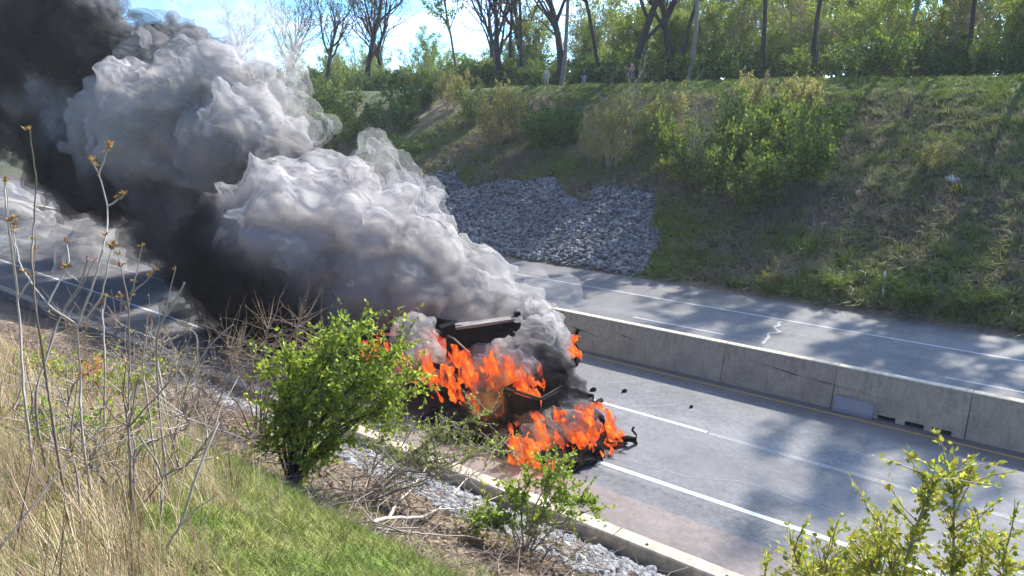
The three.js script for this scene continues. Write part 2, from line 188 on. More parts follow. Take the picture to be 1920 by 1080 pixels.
function sheet(xs, zs, fn, col) {
  const m = new MB(), W = xs.length;
  for (const z of zs) for (const x of xs) { const e = 0.15, y = fn(x, z), n = V(fn(x - e, z) - fn(x + e, z), 2 * e, fn(x, z - e) - fn(x, z + e)).normalize(); if (col) m.color(...col(x, z, y)); m.v(x, y, z, n.x, n.y, n.z, x, z); }
  for (let j = 0; j < zs.length - 1; j++) for (let i = 0; i < W - 1; i++) { const a = j * W + i; m.quad(a, a + W, a + W + 1, a + 1); }
  return m;
}
const soilTex = texture(256, (u, v) => { const a = tnoise(u, v, 9, 1), b = tnoise(u, v, 40, 7), g = 0.82 + 0.5 * a + 0.55 * b; return [g, g * 0.99, g * 0.96]; });
const soilRelief = texture(256, (u, v) => { const g = 0.5 + 0.6 * tnoise(u, v, 20, 3) + 0.4 * tnoise(u, v, 70, 4); return [g, g, g]; }, false);
for (const t of [soilTex, soilRelief]) t.repeat.set(1 / 3.1, 1 / 3.1);
const soil = std({ map: soilTex, bumpMap: soilRelief, bumpScale: 0.08, vertexColors: true, roughness: 1 });
// far bank: last year's brown growth with green coming through, riprap apron under part of it
const apron = (x, z) => { // 1 inside the stone apron
  const u = 2.2 * fbm(x * 0.3, z * 0.3, 4, 4);
  return sstep(-35.0, -35.8, z) * sstep(-43.6 + (x + 30) * -0.03 + u * 2, -43.0 + u * 2, z) * sstep(-18.2 - (-z - 36) * 0.52 + u, -18.9 - (-z - 36) * 0.52 + u, x) * sstep(-75, -73, x);
};
const bankTone = (x, z, y) => {
  const a = fbm(x * 0.18, z * 0.22, 9, 4), b = fbm(x * 0.9, z * 0.9, 2, 3), green = clamp(0.42 + a * 1.3 + b * 0.5 + sstep(9.6, 10.6, y) * 0.6 + sstep(3, 0.5, y) * 0.25 - sstep(0.5, 0.1, y) * 0.7);
  return [mix(0.27, 0.15, green), mix(0.215, 0.2, green), mix(0.145, 0.05, green)];
};
struct(tag(obj('far_bank', sheet(spaced(-900, 900, -105, 22, 1), [...spaced(-1200, -36, -66, -36, 0.75), -35.6, -35.2, -34.6], hFar, bankTone), soil), 'tall grassy cutting slope rising from the far carriageway to a tree belt'));
struct(tag(obj('near_bank', sheet(spaced(-900, 900, -30, 4, 0.35), [...spaced(-12.6, 700, -12.6, 3, 0.3)], hNear, (x, z, y) => {
  const a = fbm(x * 0.5, z * 0.5, 4, 4), g = clamp(sstep(-5.6, -4.6, z + a) * (0.75 + a) - sstep(-8, -12, x) * 0.35), d = clamp(0.5 + a);
  return [mix(0.2, 0.085, g) * (0.8 + 0.4 * d), mix(0.15, 0.13, g) * (0.8 + 0.4 * d), mix(0.095, 0.03, g) * (0.8 + 0.4 * d)];
}), soil), 'near cutting slope of grass and brown litter above the concrete kerb'));

// ---------- carriageways ----------
const grain = texture(512, (u, v, x, y) => { const r = PERM[(x * 7 + PERM[y & 255] * 3 + ((x >> 8) * 31)) & 511 & 255] / 255, a = tnoise(u, v, 6, 2), b = tnoise(u, v, 45, 5), g = 0.86 + 0.22 * a + 0.25 * b + 0.12 * (r - 0.5); return [g, g, g * 1.005]; });
const grainRelief = texture(256, (u, v, x, y) => { const r = PERM[(PERM[x & 255] + y * 5 + (y >> 8) * 17) & 255] / 255, g = 0.5 + 0.35 * (r - 0.5) + 0.3 * tnoise(u, v, 60, 6); return [g, g, g]; }, false);
grain.repeat.set(1 / 5, 1 / 5); grainRelief.repeat.set(1 / 1.6, 1 / 1.6);
const road = (o) => std({ map: grain, bumpMap: grainRelief, bumpScale: 0.004, vertexColors: true, roughness: 0.82, ...o });
const asphalt = road({});
const LANE = [-16.3, -17.7, -20.0, -21.5]; // wheel paths of the near side
const roadTone = (c, paths, seed) => (x, z) => {
  let k = 1 + 0.34 * fbm(x * 0.12, z * 0.5, seed, 4) + 0.16 * fbm(x * 0.5, z * 2.2, seed + 3, 3);
  for (const p of paths) k *= 1 - 0.07 * Math.exp(-(((z - p) / 0.4) ** 2)) ;
  return [c[0] * k, c[1] * k, c[2] * k];
};
const flat = (y) => () => y;
const xs = spaced(-900, 900, -60, 12, 0.5);
const zr = (a, b, s) => { const r = [], n = Math.ceil((b - a) / s); for (let k = 0; k <= n; k++) r.push(a + (b - a) * k / n); return r; };
const ASPH = [0.175, 0.171, 0.168];
struct(tag(obj('near_road', sheet(xs, zr(-23.4, -15.12, 0.35), flat(0), roadTone(ASPH, LANE, 11)), asphalt), 'grey asphalt lanes of the near carriageway'));
struct(tag(obj('far_road', sheet(xs, zr(-35.4, -23.4, 0.4), flat(0), roadTone([0.15, 0.147, 0.146], [-26, -27.6, -29.6, -31.2], 17)), asphalt), 'grey asphalt lanes of the far carriageway'));
struct(tag(obj('road_shoulder', sheet(xs, zr(-14.27, -12.85, 0.3), flat(0.004), roadTone([0.22, 0.178, 0.152], [], 23)), asphalt), 'brownish asphalt shoulder beside the concrete kerb'));
{ // rumble strip: milled grooves across a strip outside the edge line
  const m = new MB(), z0 = -15.12, z1 = -14.27, zs = [z0, -15.0, -14.985, -14.6, -14.585, z1], xv = [], prof = [];
  const X0 = -40, X1 = 10, P = 0.3;
  for (let x = X0; x < X1; x += P) for (const [o, g] of [[0, 0], [0.1, 0], [0.13, 0.7], [0.18, 1], [0.23, 0.7], [0.26, 0]]) { xv.push(x + o); prof.push(g); }
  const tone = roadTone([0.155, 0.152, 0.15], [], 29);
  const y = (i, j) => (j >= 2 && j <= 3 ? -0.022 * prof[i] : 0);
  for (let j = 0; j < zs.length; j++) for (let i = 0; i < xv.length; i++) { m.color(...tone(xv[i], zs[j])); const ii = Math.min(i + 1, xv.length - 1), ij = Math.max(0, i - 1), n = V(-(y(ii, j) - y(ij, j)) / (xv[ii] - xv[ij]), 1, 0).normalize(); m.v(xv[i], y(i, j), zs[j], n.x, n.y, n.z, xv[i], zs[j]); }
  const W = xv.length; for (let j = 0; j < zs.length - 1; j++) for (let i = 0; i < W - 1; i++) { const a = j * W + i; m.quad(a, a + W, a + W + 1, a + 1); }
  struct(tag(obj('rumble_strip', m, road({ roughness: 0.9 })), 'row of milled grooves in asphalt outside the white edge line'));
  for (const [a, b] of [[-900, X0], [xv[W - 1], 900]]) struct(tag(obj('shoulder_strip', sheet([a, b], [z0, z1], flat(0), tone), asphalt), 'plain asphalt strip beyond the grooves'));
}
const paintTex = texture(128, (u, v, x, y) => { const g = 0.9 + 0.3 * tnoise(u, v, 18, 9) - 0.5 * Math.max(0, tnoise(u, v, 40, 3) - 0.12); return [g, g, g]; });
paintTex.repeat.set(0.7, 0.7);
const white = std({ map: paintTex, color: C(0.66, 0.66, 0.64), roughness: 0.7 }), yellow = std({ map: paintTex, color: C(0.5, 0.36, 0.12), roughness: 0.75 }), dull = std({ map: paintTex, color: C(0.44, 0.44, 0.43), roughness: 0.8 }), worn = std({ map: paintTex, color: C(0.27, 0.265, 0.255), roughness: 0.85 });
function line(name, x0, x1, z, w, y, mat, label) { // a painted line with slightly uneven edges
  const m = new MB(), n = Math.max(2, Math.ceil((x1 - x0) / 0.5)); let a = null;
  for (let k = 0; k <= n; k++) { const x = mix(x0, x1, k / n), e = 0.006 * noise(x * 3, z, 1), q = [m.v(x, y, z - w / 2 + e, 0, 1, 0, x, z), m.v(x, y, z + w / 2 - e, 0, 1, 0, x, z + w)]; if (a) m.quad(a[0], a[1], q[1], q[0]); a = q; }
  return struct(tag(obj(name, m, mat), label));
}
line('edge_line', -300, 60, -15.4, 0.16, 0.005, white, 'solid white edge line beside the rumble grooves');
line('yellow_line', -300, 60, -22.5, 0.13, 0.005, yellow, 'solid yellow line along the foot of the concrete barrier');
line('edge_line', -300, 60, -31.9, 0.14, 0.005, dull, 'solid white edge line of the far carriageway');
line('yellow_line', -300, 60, -24.6, 0.13, 0.005, yellow, 'solid yellow line behind the concrete barrier');
for (let k = -9; k < 4; k++) line('lane_dash', -12.05 + k * 12.2, -7.8 + k * 12.2, -18.9, 0.13, 0.005, white, 'white dashed lane marking on the near carriageway').userData.group = 'near lane dashes';
for (let k = -9; k < 4; k++) line('lane_dash', -3.2 + k * 12.2, 1.0 + k * 12.2, -28.2, 0.12, 0.005, dull, 'white dashed lane marking on the far carriageway').userData.group = 'far lane dashes';
for (let k = -9; k < 4; k++) line('pale_seam', -7.7 + k * 12.2, 0.05 + k * 12.2, -18.84, 0.2, 0.005, worn, 'pale worn paving seam between lane dashes').userData.group = 'paving seam';
function crack(pts, w, label) { // sealed crack: a raised thread of filler
  const c = new THREE.CatmullRomCurve3(pts.map(([x, z]) => V(x, 0.003, z))), m = new MB(); let a = null; const n = pts.length * 12;
  for (let k = 0; k <= n; k++) { const q = c.getPoint(k / n), e = w * (0.7 + 0.6 * Math.abs(noise(k * 0.4, w * 90, 3))), z = q.z + 0.03 * noise(q.x * 4, q.z, 6), r = [m.v(q.x, 0.0045, z - e, 0, 1, 0, q.x, z), m.v(q.x, 0.0045, z + e, 0, 1, 0, q.x, z + e)]; if (a) m.quad(a[0], a[1], r[1], r[0]); a = r; }
  struct(tag(obj('sealed_crack', m, worn), label));
}
crack([[-9.6, -15.75], [-8.35, -15.96], [-6.95, -16.16], [-5.79, -16.73], [-4.46, -16.63], [-3.4, -16.7], [-1.5, -16.2], [2, -16.5]], 0.022, 'pale wandering crack in the near lane');
crack([[-12.2, -20.4], [-11.3, -21.3], [-10.6, -22.2]], 0.03, 'pale streak across the lane by the barrier');
crack([[-10.6, -19.1], [-9.7, -19.9], [-9.2, -20.6]], 0.03, 'pale streak across the lane near the dash');
{ const m = new MB(); let a = null; for (let k = 0; k <= 16; k++) { const z = mix(-31.6, -28.0, k / 16), x = -9.75 + 0.5 * noise(k * 0.35, 2, 9) + (z + 30) * 0.12, w = 0.05 + 0.09 * Math.abs(noise(k * 0.8, 5, 2)), q = [m.v(x - w, 0.0045, z, 0, 1, 0, x, z), m.v(x + w, 0.0045, z, 0, 1, 0, x + w, z)]; if (a) m.quad(a[0], q[0], q[1], a[1]); a = q; } struct(tag(obj('patched_crack', m, std({ map: paintTex, color: C(0.42, 0.41, 0.39), roughness: 0.85 })), 'white patched crack across the far lane')); }

// ---------- kerb ----------
const concTex = texture(256, (u, v) => { const a = tnoise(u, v, 5, 12), b = tnoise(u, v, 30, 5), s = Math.max(0, tnoise(u, v * 0.25, 14, 8)), g = 0.9 + 0.28 * a + 0.22 * b - 0.22 * s; return [g, g * 0.985, g * 0.955]; });
concTex.repeat.set(0.4, 0.4);
const concrete = std({ map: concTex, bumpMap: soilRelief, bumpScale: 0.006, color: C(0.52, 0.46, 0.37), roughness: 0.92 });
function extrudeX(prof, x0, x1, m = new MB(), bev = 0) { // profile [[z, y], ...] counter-clockwise seen from +x
  const n = prof.length;
  for (let k = 0; k < n; k++) { const [za, ya] = prof[k], [zb, yb] = prof[(k + 1) % n]; m.face([V(x1, ya, za), V(x0, ya, za), V(x0, yb, zb), V(x1, yb, zb)], [[x1, ya + za], [x0, ya + za], [x0, yb + zb], [x1, yb + zb]]); }
  m.face([...prof].map(([z, y]) => V(x1, y, z)), prof); m.face([...prof].reverse().map(([z, y]) => V(x0, y, z)), [...prof].reverse()); return m;
}
const kerb = thing('concrete_kerb', 'long cast concrete kerb between the shoulder and the stones', 'kerb');
for (let k = 0; k < 24; k++) { const x = 8 - k * 3.02, j = 0.006 * noise(k * 1.7, 2, 2); obj('kerb_length', extrudeX([[-12.87, -0.2], [-12.87, 0.1 + j], [-12.84, 0.125 + j], [-12.5, 0.12 + j], [-12.46, 0.09 + j], [-12.44, -0.45], [-12.6, -0.45]], x - 3.0, x), concrete, kerb); }
{ const pm = std({ color: C(0.02, 0.02, 0.02) }); for (const x of [-4.6, -6.35, -1.2]) { const m = new MB(); m.tube([V(x, 0.11, -12.62), V(x, 0.14, -12.62)], [0.035, 0.03], 8); obj('drain_stud', m, pm, kerb); } }

// ---------- median barrier ----------
const barrier = thing('median_barrier', 'tall grey precast concrete barrier between the two carriageways', 'barrier');
const bTex = texture(256, (u, v) => { const a = tnoise(u, v, 4, 21), b = tnoise(u, v, 26, 15), s = Math.max(0, tnoise(u * 1, v * 0.2, 22, 31)), g = 0.92 + 0.2 * a + 0.16 * b - 0.2 * s; return [g, g * 0.975, g * 0.93]; });
bTex.repeat.set(0.45, 0.45);
const bConc = [0, 1, 2].map((k) => std({ map: bTex, bumpMap: soilRelief, bumpScale: 0.006, color: C(0.56 + 0.025 * k, 0.5 + 0.025 * k, 0.4 + 0.02 * k), roughness: 0.92 }));
const BZ = -23.38, H0 = 0.13, HT = 1.3, HB = 0.46, HTop = 0.15, zAt = (y, s) => BZ + s * mix(HB, HTop, y / HT);
for (let k = -3; k < 26; k++) {
  const x1 = -5.52 - k * 3.6 - 0.012, x0 = x1 - 3.576, mat = bConc[(k + 30) % 3];
  const m = extrudeX([[zAt(H0, -1), H0], [zAt(HT - 0.02, -1), HT - 0.02], [zAt(HT, -1) + 0.02, HT], [zAt(HT, 1) - 0.02, HT], [zAt(HT - 0.02, 1), HT - 0.02], [zAt(H0, 1), H0]].reverse(), x0, x1);
    let a = x0; const cuts = (k === -1 ? [[-3.45, -2.95], [-2.75, -2.25], [-4.2, -3.7]] : []).sort((p, q) => p[0] - q[0]);
  for (const [c0, c1] of [...cuts, [x1, x1]]) { if (c0 - a > 0.05) extrudeX([[zAt(0, -1), 0.001], [zAt(H0 - 0.002, -1), H0], [zAt(H0 - 0.002, 1), H0], [zAt(0, 1), 0.001]].reverse(), a, c0, m); a = c1; }
  obj('barrier_panel', m, mat, barrier);
}
{ // tyre and paint scrapes left on the panel faces
  const r = rng(5), scr = std({ color: C(0.14, 0.13, 0.115), roughness: 0.95 });
  for (const [xa, xb, ya, yb, w] of [[-8.5, -5.9, 0.95, 0.72, 0.03], [-8.1, -4.4, 0.82, 0.66, 0.022], [-7.9, -6.3, 0.88, 0.74, 0.035], [-6.8, -3.6, 0.7, 0.62, 0.016], [-13.4, -12.4, 0.9, 0.75, 0.05], [-15.5, -14, 0.8, 0.6, 0.06]]) {
    const m = new MB(); let a = null; const n = 26;
    for (let k = 0; k <= n; k++) { const t = k / n, x = mix(xa, xb, t), y = mix(ya, yb, t) + 0.05 * fbm(x * 1.4, ya * 9, 2, 2), e = w * (0.25 + 1.1 * Math.abs(noise(x * 3.2, ya * 20, 4))) * Math.sin(Math.PI * clamp(t, 0.03, 0.97)), q = [m.v(x, y - e, zAt(y - e, 1) + 0.003, 0, 0.25, 0.97), m.v(x, y + e, zAt(y + e, 1) + 0.003, 0, 0.25, 0.97)]; if (a) m.quad(a[0], q[0], q[1], a[1]); a = q; }
    obj('scrape_mark', m, scr, barrier);
  }
}
{ // pale cover plate propped against the foot of the barrier
  const t = thing('cover_plate', 'pale metal cover plate leaning on the foot of the barrier', 'plate', [-4.86, 0, -22.84]);
  const m = new MB(); m.box(0, 0.27, 0, 1.1, 0.36, 0.03, quat(-0.18, 0, 0)); obj('plate', m, std({ color: C(0.4, 0.42, 0.45), roughness: 0.6 }), t);
  const f = new MB(); f.box(0, 0.462, -0.025, 1.12, 0.03, 0.06, quat(-0.18, 0, 0)); f.box(-0.55, 0.27, 0.004, 0.03, 0.38, 0.05, quat(-0.18, 0, 0)); f.box(0.55, 0.27, 0.004, 0.03, 0.38, 0.05, quat(-0.18, 0, 0)); f.box(0, 0.05, 0.06, 1.12, 0.1, 0.05); obj('rim', f, std({ color: C(0.34, 0.36, 0.39), roughness: 0.55 }), t);
}

// ---------- stones ----------
function rockGeo(seed) { // angular quarry stone
  const g = new THREE.IcosahedronGeometry(1, 1), r = rng(seed), p = g.attributes.position, planes = [];
  for (let k = 0; k < 9; k++) planes.push([V(r() - 0.5, r() - 0.5, r() - 0.5).normalize(), 0.55 + 0.3 * r()]);
  for (let k = 0; k < p.count; k++) { const v = V().fromBufferAttribute(p, k); for (const [n, d] of planes) { const e = v.dot(n) - d; if (e > 0) v.addScaledVector(n, -e); } p.setXYZ(k, v.x, v.y * 0.75, v.z); }
  g.computeVertexNormals(); return g;
}
const rocks = [3, 8, 14, 21].map(rockGeo), rockMat = [C(0.4, 0.4, 0.41), C(0.3, 0.3, 0.31), C(0.52, 0.51, 0.49), C(0.18, 0.18, 0.19)].map((c) => std({ color: c, map: soilTex, roughness: 0.95 })), rockMatOne = std({ map: soilTex, roughness: 0.95 });
{ // riprap between kerb and near bank: the largest stones singly, the others joined
  const r = rng(31), bed = struct(thing('riprap_strip', 'strip of loose pale grey stones between the kerb and the near bank')), all = [];
  for (let k = 0; k < 7600; k++) {
    const x = -26 + 31 * r(), w = 2.0 + 1.2 * fbm(x * 0.5, 1, 3, 2) + (x > -14 ? 0.8 : 0), z = -12.32 + w * Math.pow(r(), 1.15);
    if (z > -10.4 && fbm(x * 1.1, z * 1.1, 6, 2) > 0.12) continue;
    all.push({ x, z, s: 0.055 + 0.085 * r() * r() + (r() < 0.1 ? 0.04 : 0), d: Math.hypot(x, z, 9) });
  }
  all.forEach((e) => { e.big = e.s / e.d; }); const seen = all.filter((e) => e.x < -4.6 && e.x > -14).sort((a, b) => b.big - a.big), single = new Set(seen.slice(0, 300));
  const place = (e) => ({ p: V(e.x, hNear(e.x, e.z) + e.s * 0.32, e.z), q: quat(r() * 0.8 - 0.4, r() * 7, r() * 0.8 - 0.4), s: e.s });
  const rest = [[], [], [], []];
  for (const e of all) { const q = place(e), v = Math.floor(r() * 4); if (single.has(e)) { const m = obj('rock', rocks[v], rockMat[Math.floor(r() * r() * 4)], bed); m.position.copy(q.p); m.quaternion.copy(q.q); m.scale.setScalar(q.s); } else { q.c = rockMat[Math.floor(r() * r() * 4)].color; rest[v].push(q); } }
  rest.forEach((l, k) => { copies('small_rocks', rocks[k], rockMatOne, l, bed); });
}
{ // stone apron on the far bank
  const r = rng(41), list = [[], [], [], []];
  for (let k = 0; k < 76000 && list[0].length + list[1].length + list[2].length + list[3].length < 17000; k++) {
    const x = -75 + 58 * r(), z = -35.3 - 8.8 * r(); if (r() > apron(x, z)) continue; if (x < -50 && r() < 0.5) continue;
    const s = 0.075 + 0.14 * r() * r() + 0.03 * r(); list[Math.floor(r() * 4)].push({ p: V(x, hFar(x, z) + s * 0.35, z), q: quat(r() - 0.5, r() * 7, r() - 0.5), s, c: rockMat[Math.floor(r() * 4)].color.clone().multiply(C(0.85, 0.88, 0.94)) });
  }
  const t = tag(thing('stone_apron', 'apron of blue grey riprap stones on the foot of the far bank', 'riprap', [0, 0, 0], undefined, 'stuff'), 'apron of blue grey riprap stones on the foot of the far bank', 'riprap');
  list.forEach((l, k) => copies('apron_stones', rocks[k], rockMatOne, l, t));
}

// ---------- plants ----------
const barkTex = texture(256, (u, v) => { const a = tnoise(u, v * 0.5, 30, 2), b = tnoise(u, v, 8, 6), g = 0.85 + 0.5 * a + 0.3 * b; return [g, g * 0.98, g * 0.95]; });
barkTex.repeat.set(2, 1.5);
const bark = (r, g, b) => std({ color: C(r, g, b), map: barkTex, roughness: 0.95 });
const barkDark = bark(0.07, 0.06, 0.052), barkGrey = bark(0.42, 0.36, 0.3), barkPale = bark(0.62, 0.53, 0.44), twigBrown = bark(0.32, 0.24, 0.18);
const foliage = leafMat();
function rdir(r) { const z = r() * 2 - 1, a = r() * Math.PI * 2, s = Math.sqrt(1 - z * z); return V(s * Math.cos(a), z, s * Math.sin(a)); }
const pick = (r, pal) => { const a = pal[Math.floor(r() * pal.length)], k = 0.75 + 0.5 * r(); return [a[0] * k, a[1] * k, a[2] * k]; };
function leafAt(m, r, p, dir, size, pal) { m.color(...pick(r, pal)); const d = dir.clone().addScaledVector(rdir(r), 0.9).normalize(), s = rdir(r).cross(d).normalize(); m.leaf(p, d, s, size * (0.7 + 0.6 * r()), size * (0.24 + 0.14 * r()), 0.12); }
// o: levels, kids, len, rad, lift, wander, leaves, size, scatter, pal
function branch(r, o, wood, leaf, p, dir, len, rad, level) {
  const n = level === 0 ? 7 : 4, pts = [p.clone()], rr = [rad], d = dir.clone();
  for (let k = 1; k <= n; k++) { d.addScaledVector(rdir(r), o.wander * (level ? 1 : 0.55)).addScaledVector(V(0, 1, 0), o.lift * (level ? 1 : 0.3)).normalize(); pts.push(pts[k - 1].clone().addScaledVector(d, len / n)); rr.push(Math.max(o.minRad ?? 0.006, rad * (1 - 0.62 * k / n))); }
  const last = level >= o.levels;
  wood.tube(pts, rr, level === 0 ? 8 : level === 1 ? 5 : 3, false);
  if (last || level === o.levels - 1) {
    const cnt = last ? o.leaves : Math.round(o.leaves * 0.35);
    for (let k = 0; k < cnt; k++) { const t = 0.25 + 0.75 * r(), i = Math.min(n - 1, Math.floor(t * n)), q = pts[i].clone().lerp(pts[i + 1], t * n - i).addScaledVector(rdir(r), o.scatter * r()); leafAt(leaf, r, q, d, o.size, o.pal); }
  }
  if (last) return;
  const kids = o.kids[level], from = level === 0 ? o.clear ?? 0.35 : 0.25;
  for (let k = 0; k < kids; k++) {
    const t = k === kids - 1 && level > 0 ? 1 : from + (1 - from) * (k + r() * 0.8) / kids, i = Math.min(n - 1, Math.floor(t * n)), q = pts[i].clone().lerp(pts[i + 1], clamp(t * n - i)), tan = pts[i + 1].clone().sub(pts[i]).normalize();
    const az = k * 2.4 + r() * 1.2, a = V(1, 0, 0.01).cross(tan).normalize(), b = tan.clone().cross(a), out = a.multiplyScalar(Math.cos(az)).addScaledVector(b, Math.sin(az));
    const nd = tan.multiplyScalar(Math.cos(o.open)).addScaledVector(out, Math.sin(o.open)).normalize();
    branch(r, o, wood, leaf, q, nd, len * o.ratio * (0.75 + 0.5 * r()) * (level === 0 ? 1.15 - 0.5 * t : 1), rr[i] * 0.62, level + 1);
  }
}
function treeGeo(seed, o) { const r = rng(seed), wood = new MB(), leaf = new MB(); for (let s = 0; s < (o.stems ?? 1); s++) { const a = s * 2.4 + r(), d = V(Math.cos(a) * (o.splay ?? 0.05), 1, Math.sin(a) * (o.splay ?? 0.05)).normalize(); branch(r, o, wood, leaf, V(Math.cos(a) * 0.08 * (o.stems ?? 0), -0.15, Math.sin(a) * 0.08 * (o.stems ?? 0)), d, o.len * (0.75 + 0.4 * r()), o.rad, 0); } return { wood: wood.geo(), leaf: leaf.geo() }; }
const SPRING = [[0.3, 0.36, 0.05], [0.22, 0.29, 0.04], [0.38, 0.42, 0.07], [0.17, 0.23, 0.04]], OLIVE = [[0.2, 0.21, 0.07], [0.28, 0.25, 0.1], [0.16, 0.18, 0.05], [0.28, 0.21, 0.12]], GREEN = [[0.11, 0.2, 0.035], [0.15, 0.24, 0.04], [0.08, 0.15, 0.03]], YELLOW = [[0.48, 0.44, 0.12], [0.38, 0.38, 0.09], [0.42, 0.34, 0.15], [0.25, 0.28, 0.07]];
function plant(name, g, woodMat, pos, turn, scale, label, category, group, leafM = foliage) {
  const t = thing(name, label, category, pos, group); t.rotation.y = turn; typeof scale === 'number' ? t.scale.setScalar(scale) : t.scale.set(...scale);
  obj(category === 'tree' ? 'trunk' : 'stem', g.wood, woodMat, t); if (g.leaf.attributes.position.count > 3) stuff(obj(category === 'tree' ? 'crown' : 'foliage', g.leaf, leafM, t)); return t;
}
{ // tree belt on top of the far bank
  const r = rng(91);
  const bare = [1, 2, 3].map((k) => treeGeo(100 + k, { levels: 4, kids: [7, 4, 4, 3], len: 9, rad: 0.32, ratio: 0.62, open: 0.62, lift: 0.13, wander: 0.24, leaves: 1.2, size: 0.22, scatter: 0.1, pal: OLIVE, clear: 0.28, minRad: 0.018 }));
  const leafy = [1, 2, 3, 4].map((k) => treeGeo(200 + k, { levels: 3, kids: [11, 5, 5], len: 11, rad: 0.2, ratio: 0.42, open: 0.8, lift: 0.1, wander: 0.22, leaves: 15, size: 0.3, scatter: 0.7, pal: SPRING, clear: 0.12, minRad: 0.016 }));
  const brownish = [1, 2, 3].map((k) => treeGeo(300 + k, { levels: 3, kids: [10, 5, 5], len: 11, rad: 0.2, ratio: 0.42, open: 0.7, lift: 0.15, wander: 0.22, leaves: 8, size: 0.24, scatter: 0.5, pal: OLIVE, clear: 0.12, minRad: 0.02 }));
  const tall = [1, 2, 3, 4].map((k) => treeGeo(220 + k, { levels: 3, kids: [12, 5, 4], len: 19, rad: 0.2, ratio: 0.27, open: 0.75, lift: 0.14, wander: 0.2, leaves: 11, size: 0.32, scatter: 0.6, pal: SPRING, clear: 0.42, minRad: 0.016 }));
  const shrubG = [1, 2, 3].map((k) => treeGeo(400 + k, { stems: 6, splay: 0.7, levels: 2, kids: [8, 6], len: 3.4, rad: 0.05, ratio: 0.42, open: 0.8, lift: 0.1, wander: 0.25, leaves: 11, size: 0.26, scatter: 0.4, pal: [...SPRING, ...GREEN], clear: 0.1, minRad: 0.012 }));
  const shrubD = [1, 2].map((k) => treeGeo(450 + k, { stems: 6, splay: 0.8, levels: 2, kids: [8, 6], len: 3.2, rad: 0.05, ratio: 0.45, open: 0.8, lift: 0.05, wander: 0.25, leaves: 13, size: 0.28, scatter: 0.4, pal: GREEN, clear: 0.05, minRad: 0.012 }));
  const shrubY = [1, 2].map((k) => treeGeo(470 + k, { stems: 7, splay: 0.55, levels: 2, kids: [8, 6], len: 3.6, rad: 0.045, ratio: 0.42, open: 0.7, lift: 0.12, wander: 0.25, leaves: 8, size: 0.22, scatter: 0.35, pal: YELLOW, clear: 0.1, minRad: 0.014 }));
  const at = (x, z) => [x, hFar(x, z) - 0.1, z];
  // bare dark trees seen against the sky
  const bl = ['leafless dark tree with wide forked limbs above the far bank', 'far belt trees without leaves'];
  for (const [x, z, s, k] of [[-92, -66, 0.95, 0], [-83, -65, 1.15, 1], [-74.5, -64.5, 1.3, 2], [-77, -70, 1.1, 0], [-55, -67, 1.35, 1], [-57, -74, 1.4, 2], [-45, -65, 1.35, 0], [-37, -66, 1.4, 2], [-34.5, -69, 1.5, 1], [-99, -70, 1.1, 2], [-110, -68, 1.1, 1], [-64, -78, 1.3, 0], [-88, -80, 1.2, 2]]) plant('bare_tree', bare[k], barkDark, at(x, z), r() * 7, s, bl[0], 'tree', bl[1]);
  for (let k = 0; k < 15; k++) { const x = -62 + k * 5 + r() * 3, z = -63.5 - 8 * r(); plant('tall_tree', tall[k % 4], k % 3 ? barkDark : barkGrey, at(x, z), r() * 7, 0.9 + 0.3 * r(), k % 3 ? 'tall dark trunked tree with a high airy crown at the front of the belt' : 'tall grey trunked tree with a high airy crown at the front of the belt', 'tree', k % 3 ? 'tall dark front trees' : 'tall grey front trees'); }
  for (let k = 0; k < 34; k++) { const x = -58 + k * 2.2 + r() * 2, z = -72 - 8 * r(); plant('young_belt_tree', k % 3 ? leafy[k % 4] : brownish[(k / 3) % 3], barkGrey, at(x, z), r() * 7, 0.5 + 0.25 * r(), k % 3 ? 'young spring green tree between the front trunks and the back rows' : 'young olive budding tree between the front trunks and the back rows', 'tree', k % 3 ? 'young green belt trees' : 'young olive belt trees'); }
  for (let k = 0; k < 22; k++) { const x = -43 + k * 2.5 + r() * 1.5, z = -69 - 5 * r(); plant('edge_tree', k % 4 === 1 ? brownish[k % 3] : leafy[k % 4], barkGrey, at(x, z), r() * 7, 0.42 + 0.24 * r(), k % 4 === 1 ? 'low olive budding tree along the front edge of the belt' : 'low spring green tree along the front edge of the belt', 'tree', k % 4 === 1 ? 'olive edge trees' : 'green edge trees'); }
  for (let k = 0; k < 32; k++) { const x = -60 + k * 2.5 + r() * 2, z = -87 - 16 * r(); plant(k % 4 ? 'leafy_tree' : 'budding_tree', k % 4 ? leafy[k % 4] : brownish[(k / 4) % 3], barkGrey, at(x, z), r() * 7, 1.0 + 0.3 * r(), k % 4 ? 'pale leaved tree standing in the back rows of the belt' : 'olive budding tree standing in the back rows of the belt', 'tree', k % 4 ? 'pale trees of the back rows' : 'olive trees of the back rows'); }
  for (let k = 0; k < 14; k++) { const x = -128 + k * 5.2 + r() * 3, z = -86 - 14 * r(); plant('scrub_tree', k % 3 ? leafy[k % 4] : brownish[(k / 3) % 3 | 0], barkGrey, at(x, z), r() * 7, 0.6 + 0.2 * r(), k % 3 ? 'middling green tree far behind the bare trees' : 'middling olive tree far behind the bare trees', 'tree', k % 3 ? 'green trees behind the bare ones' : 'olive trees behind the bare ones'); }
  for (let k = 0; k < 9; k++) { const x = -108 + k * 7 + r() * 3, z = -72 - 10 * r(); plant('low_tree', leafy[k % 4], barkGrey, at(x, z), r() * 7, 0.42 + 0.16 * r(), 'low young tree among scrub at the sky end of the far bank', 'tree', 'low trees at the sky end'); }
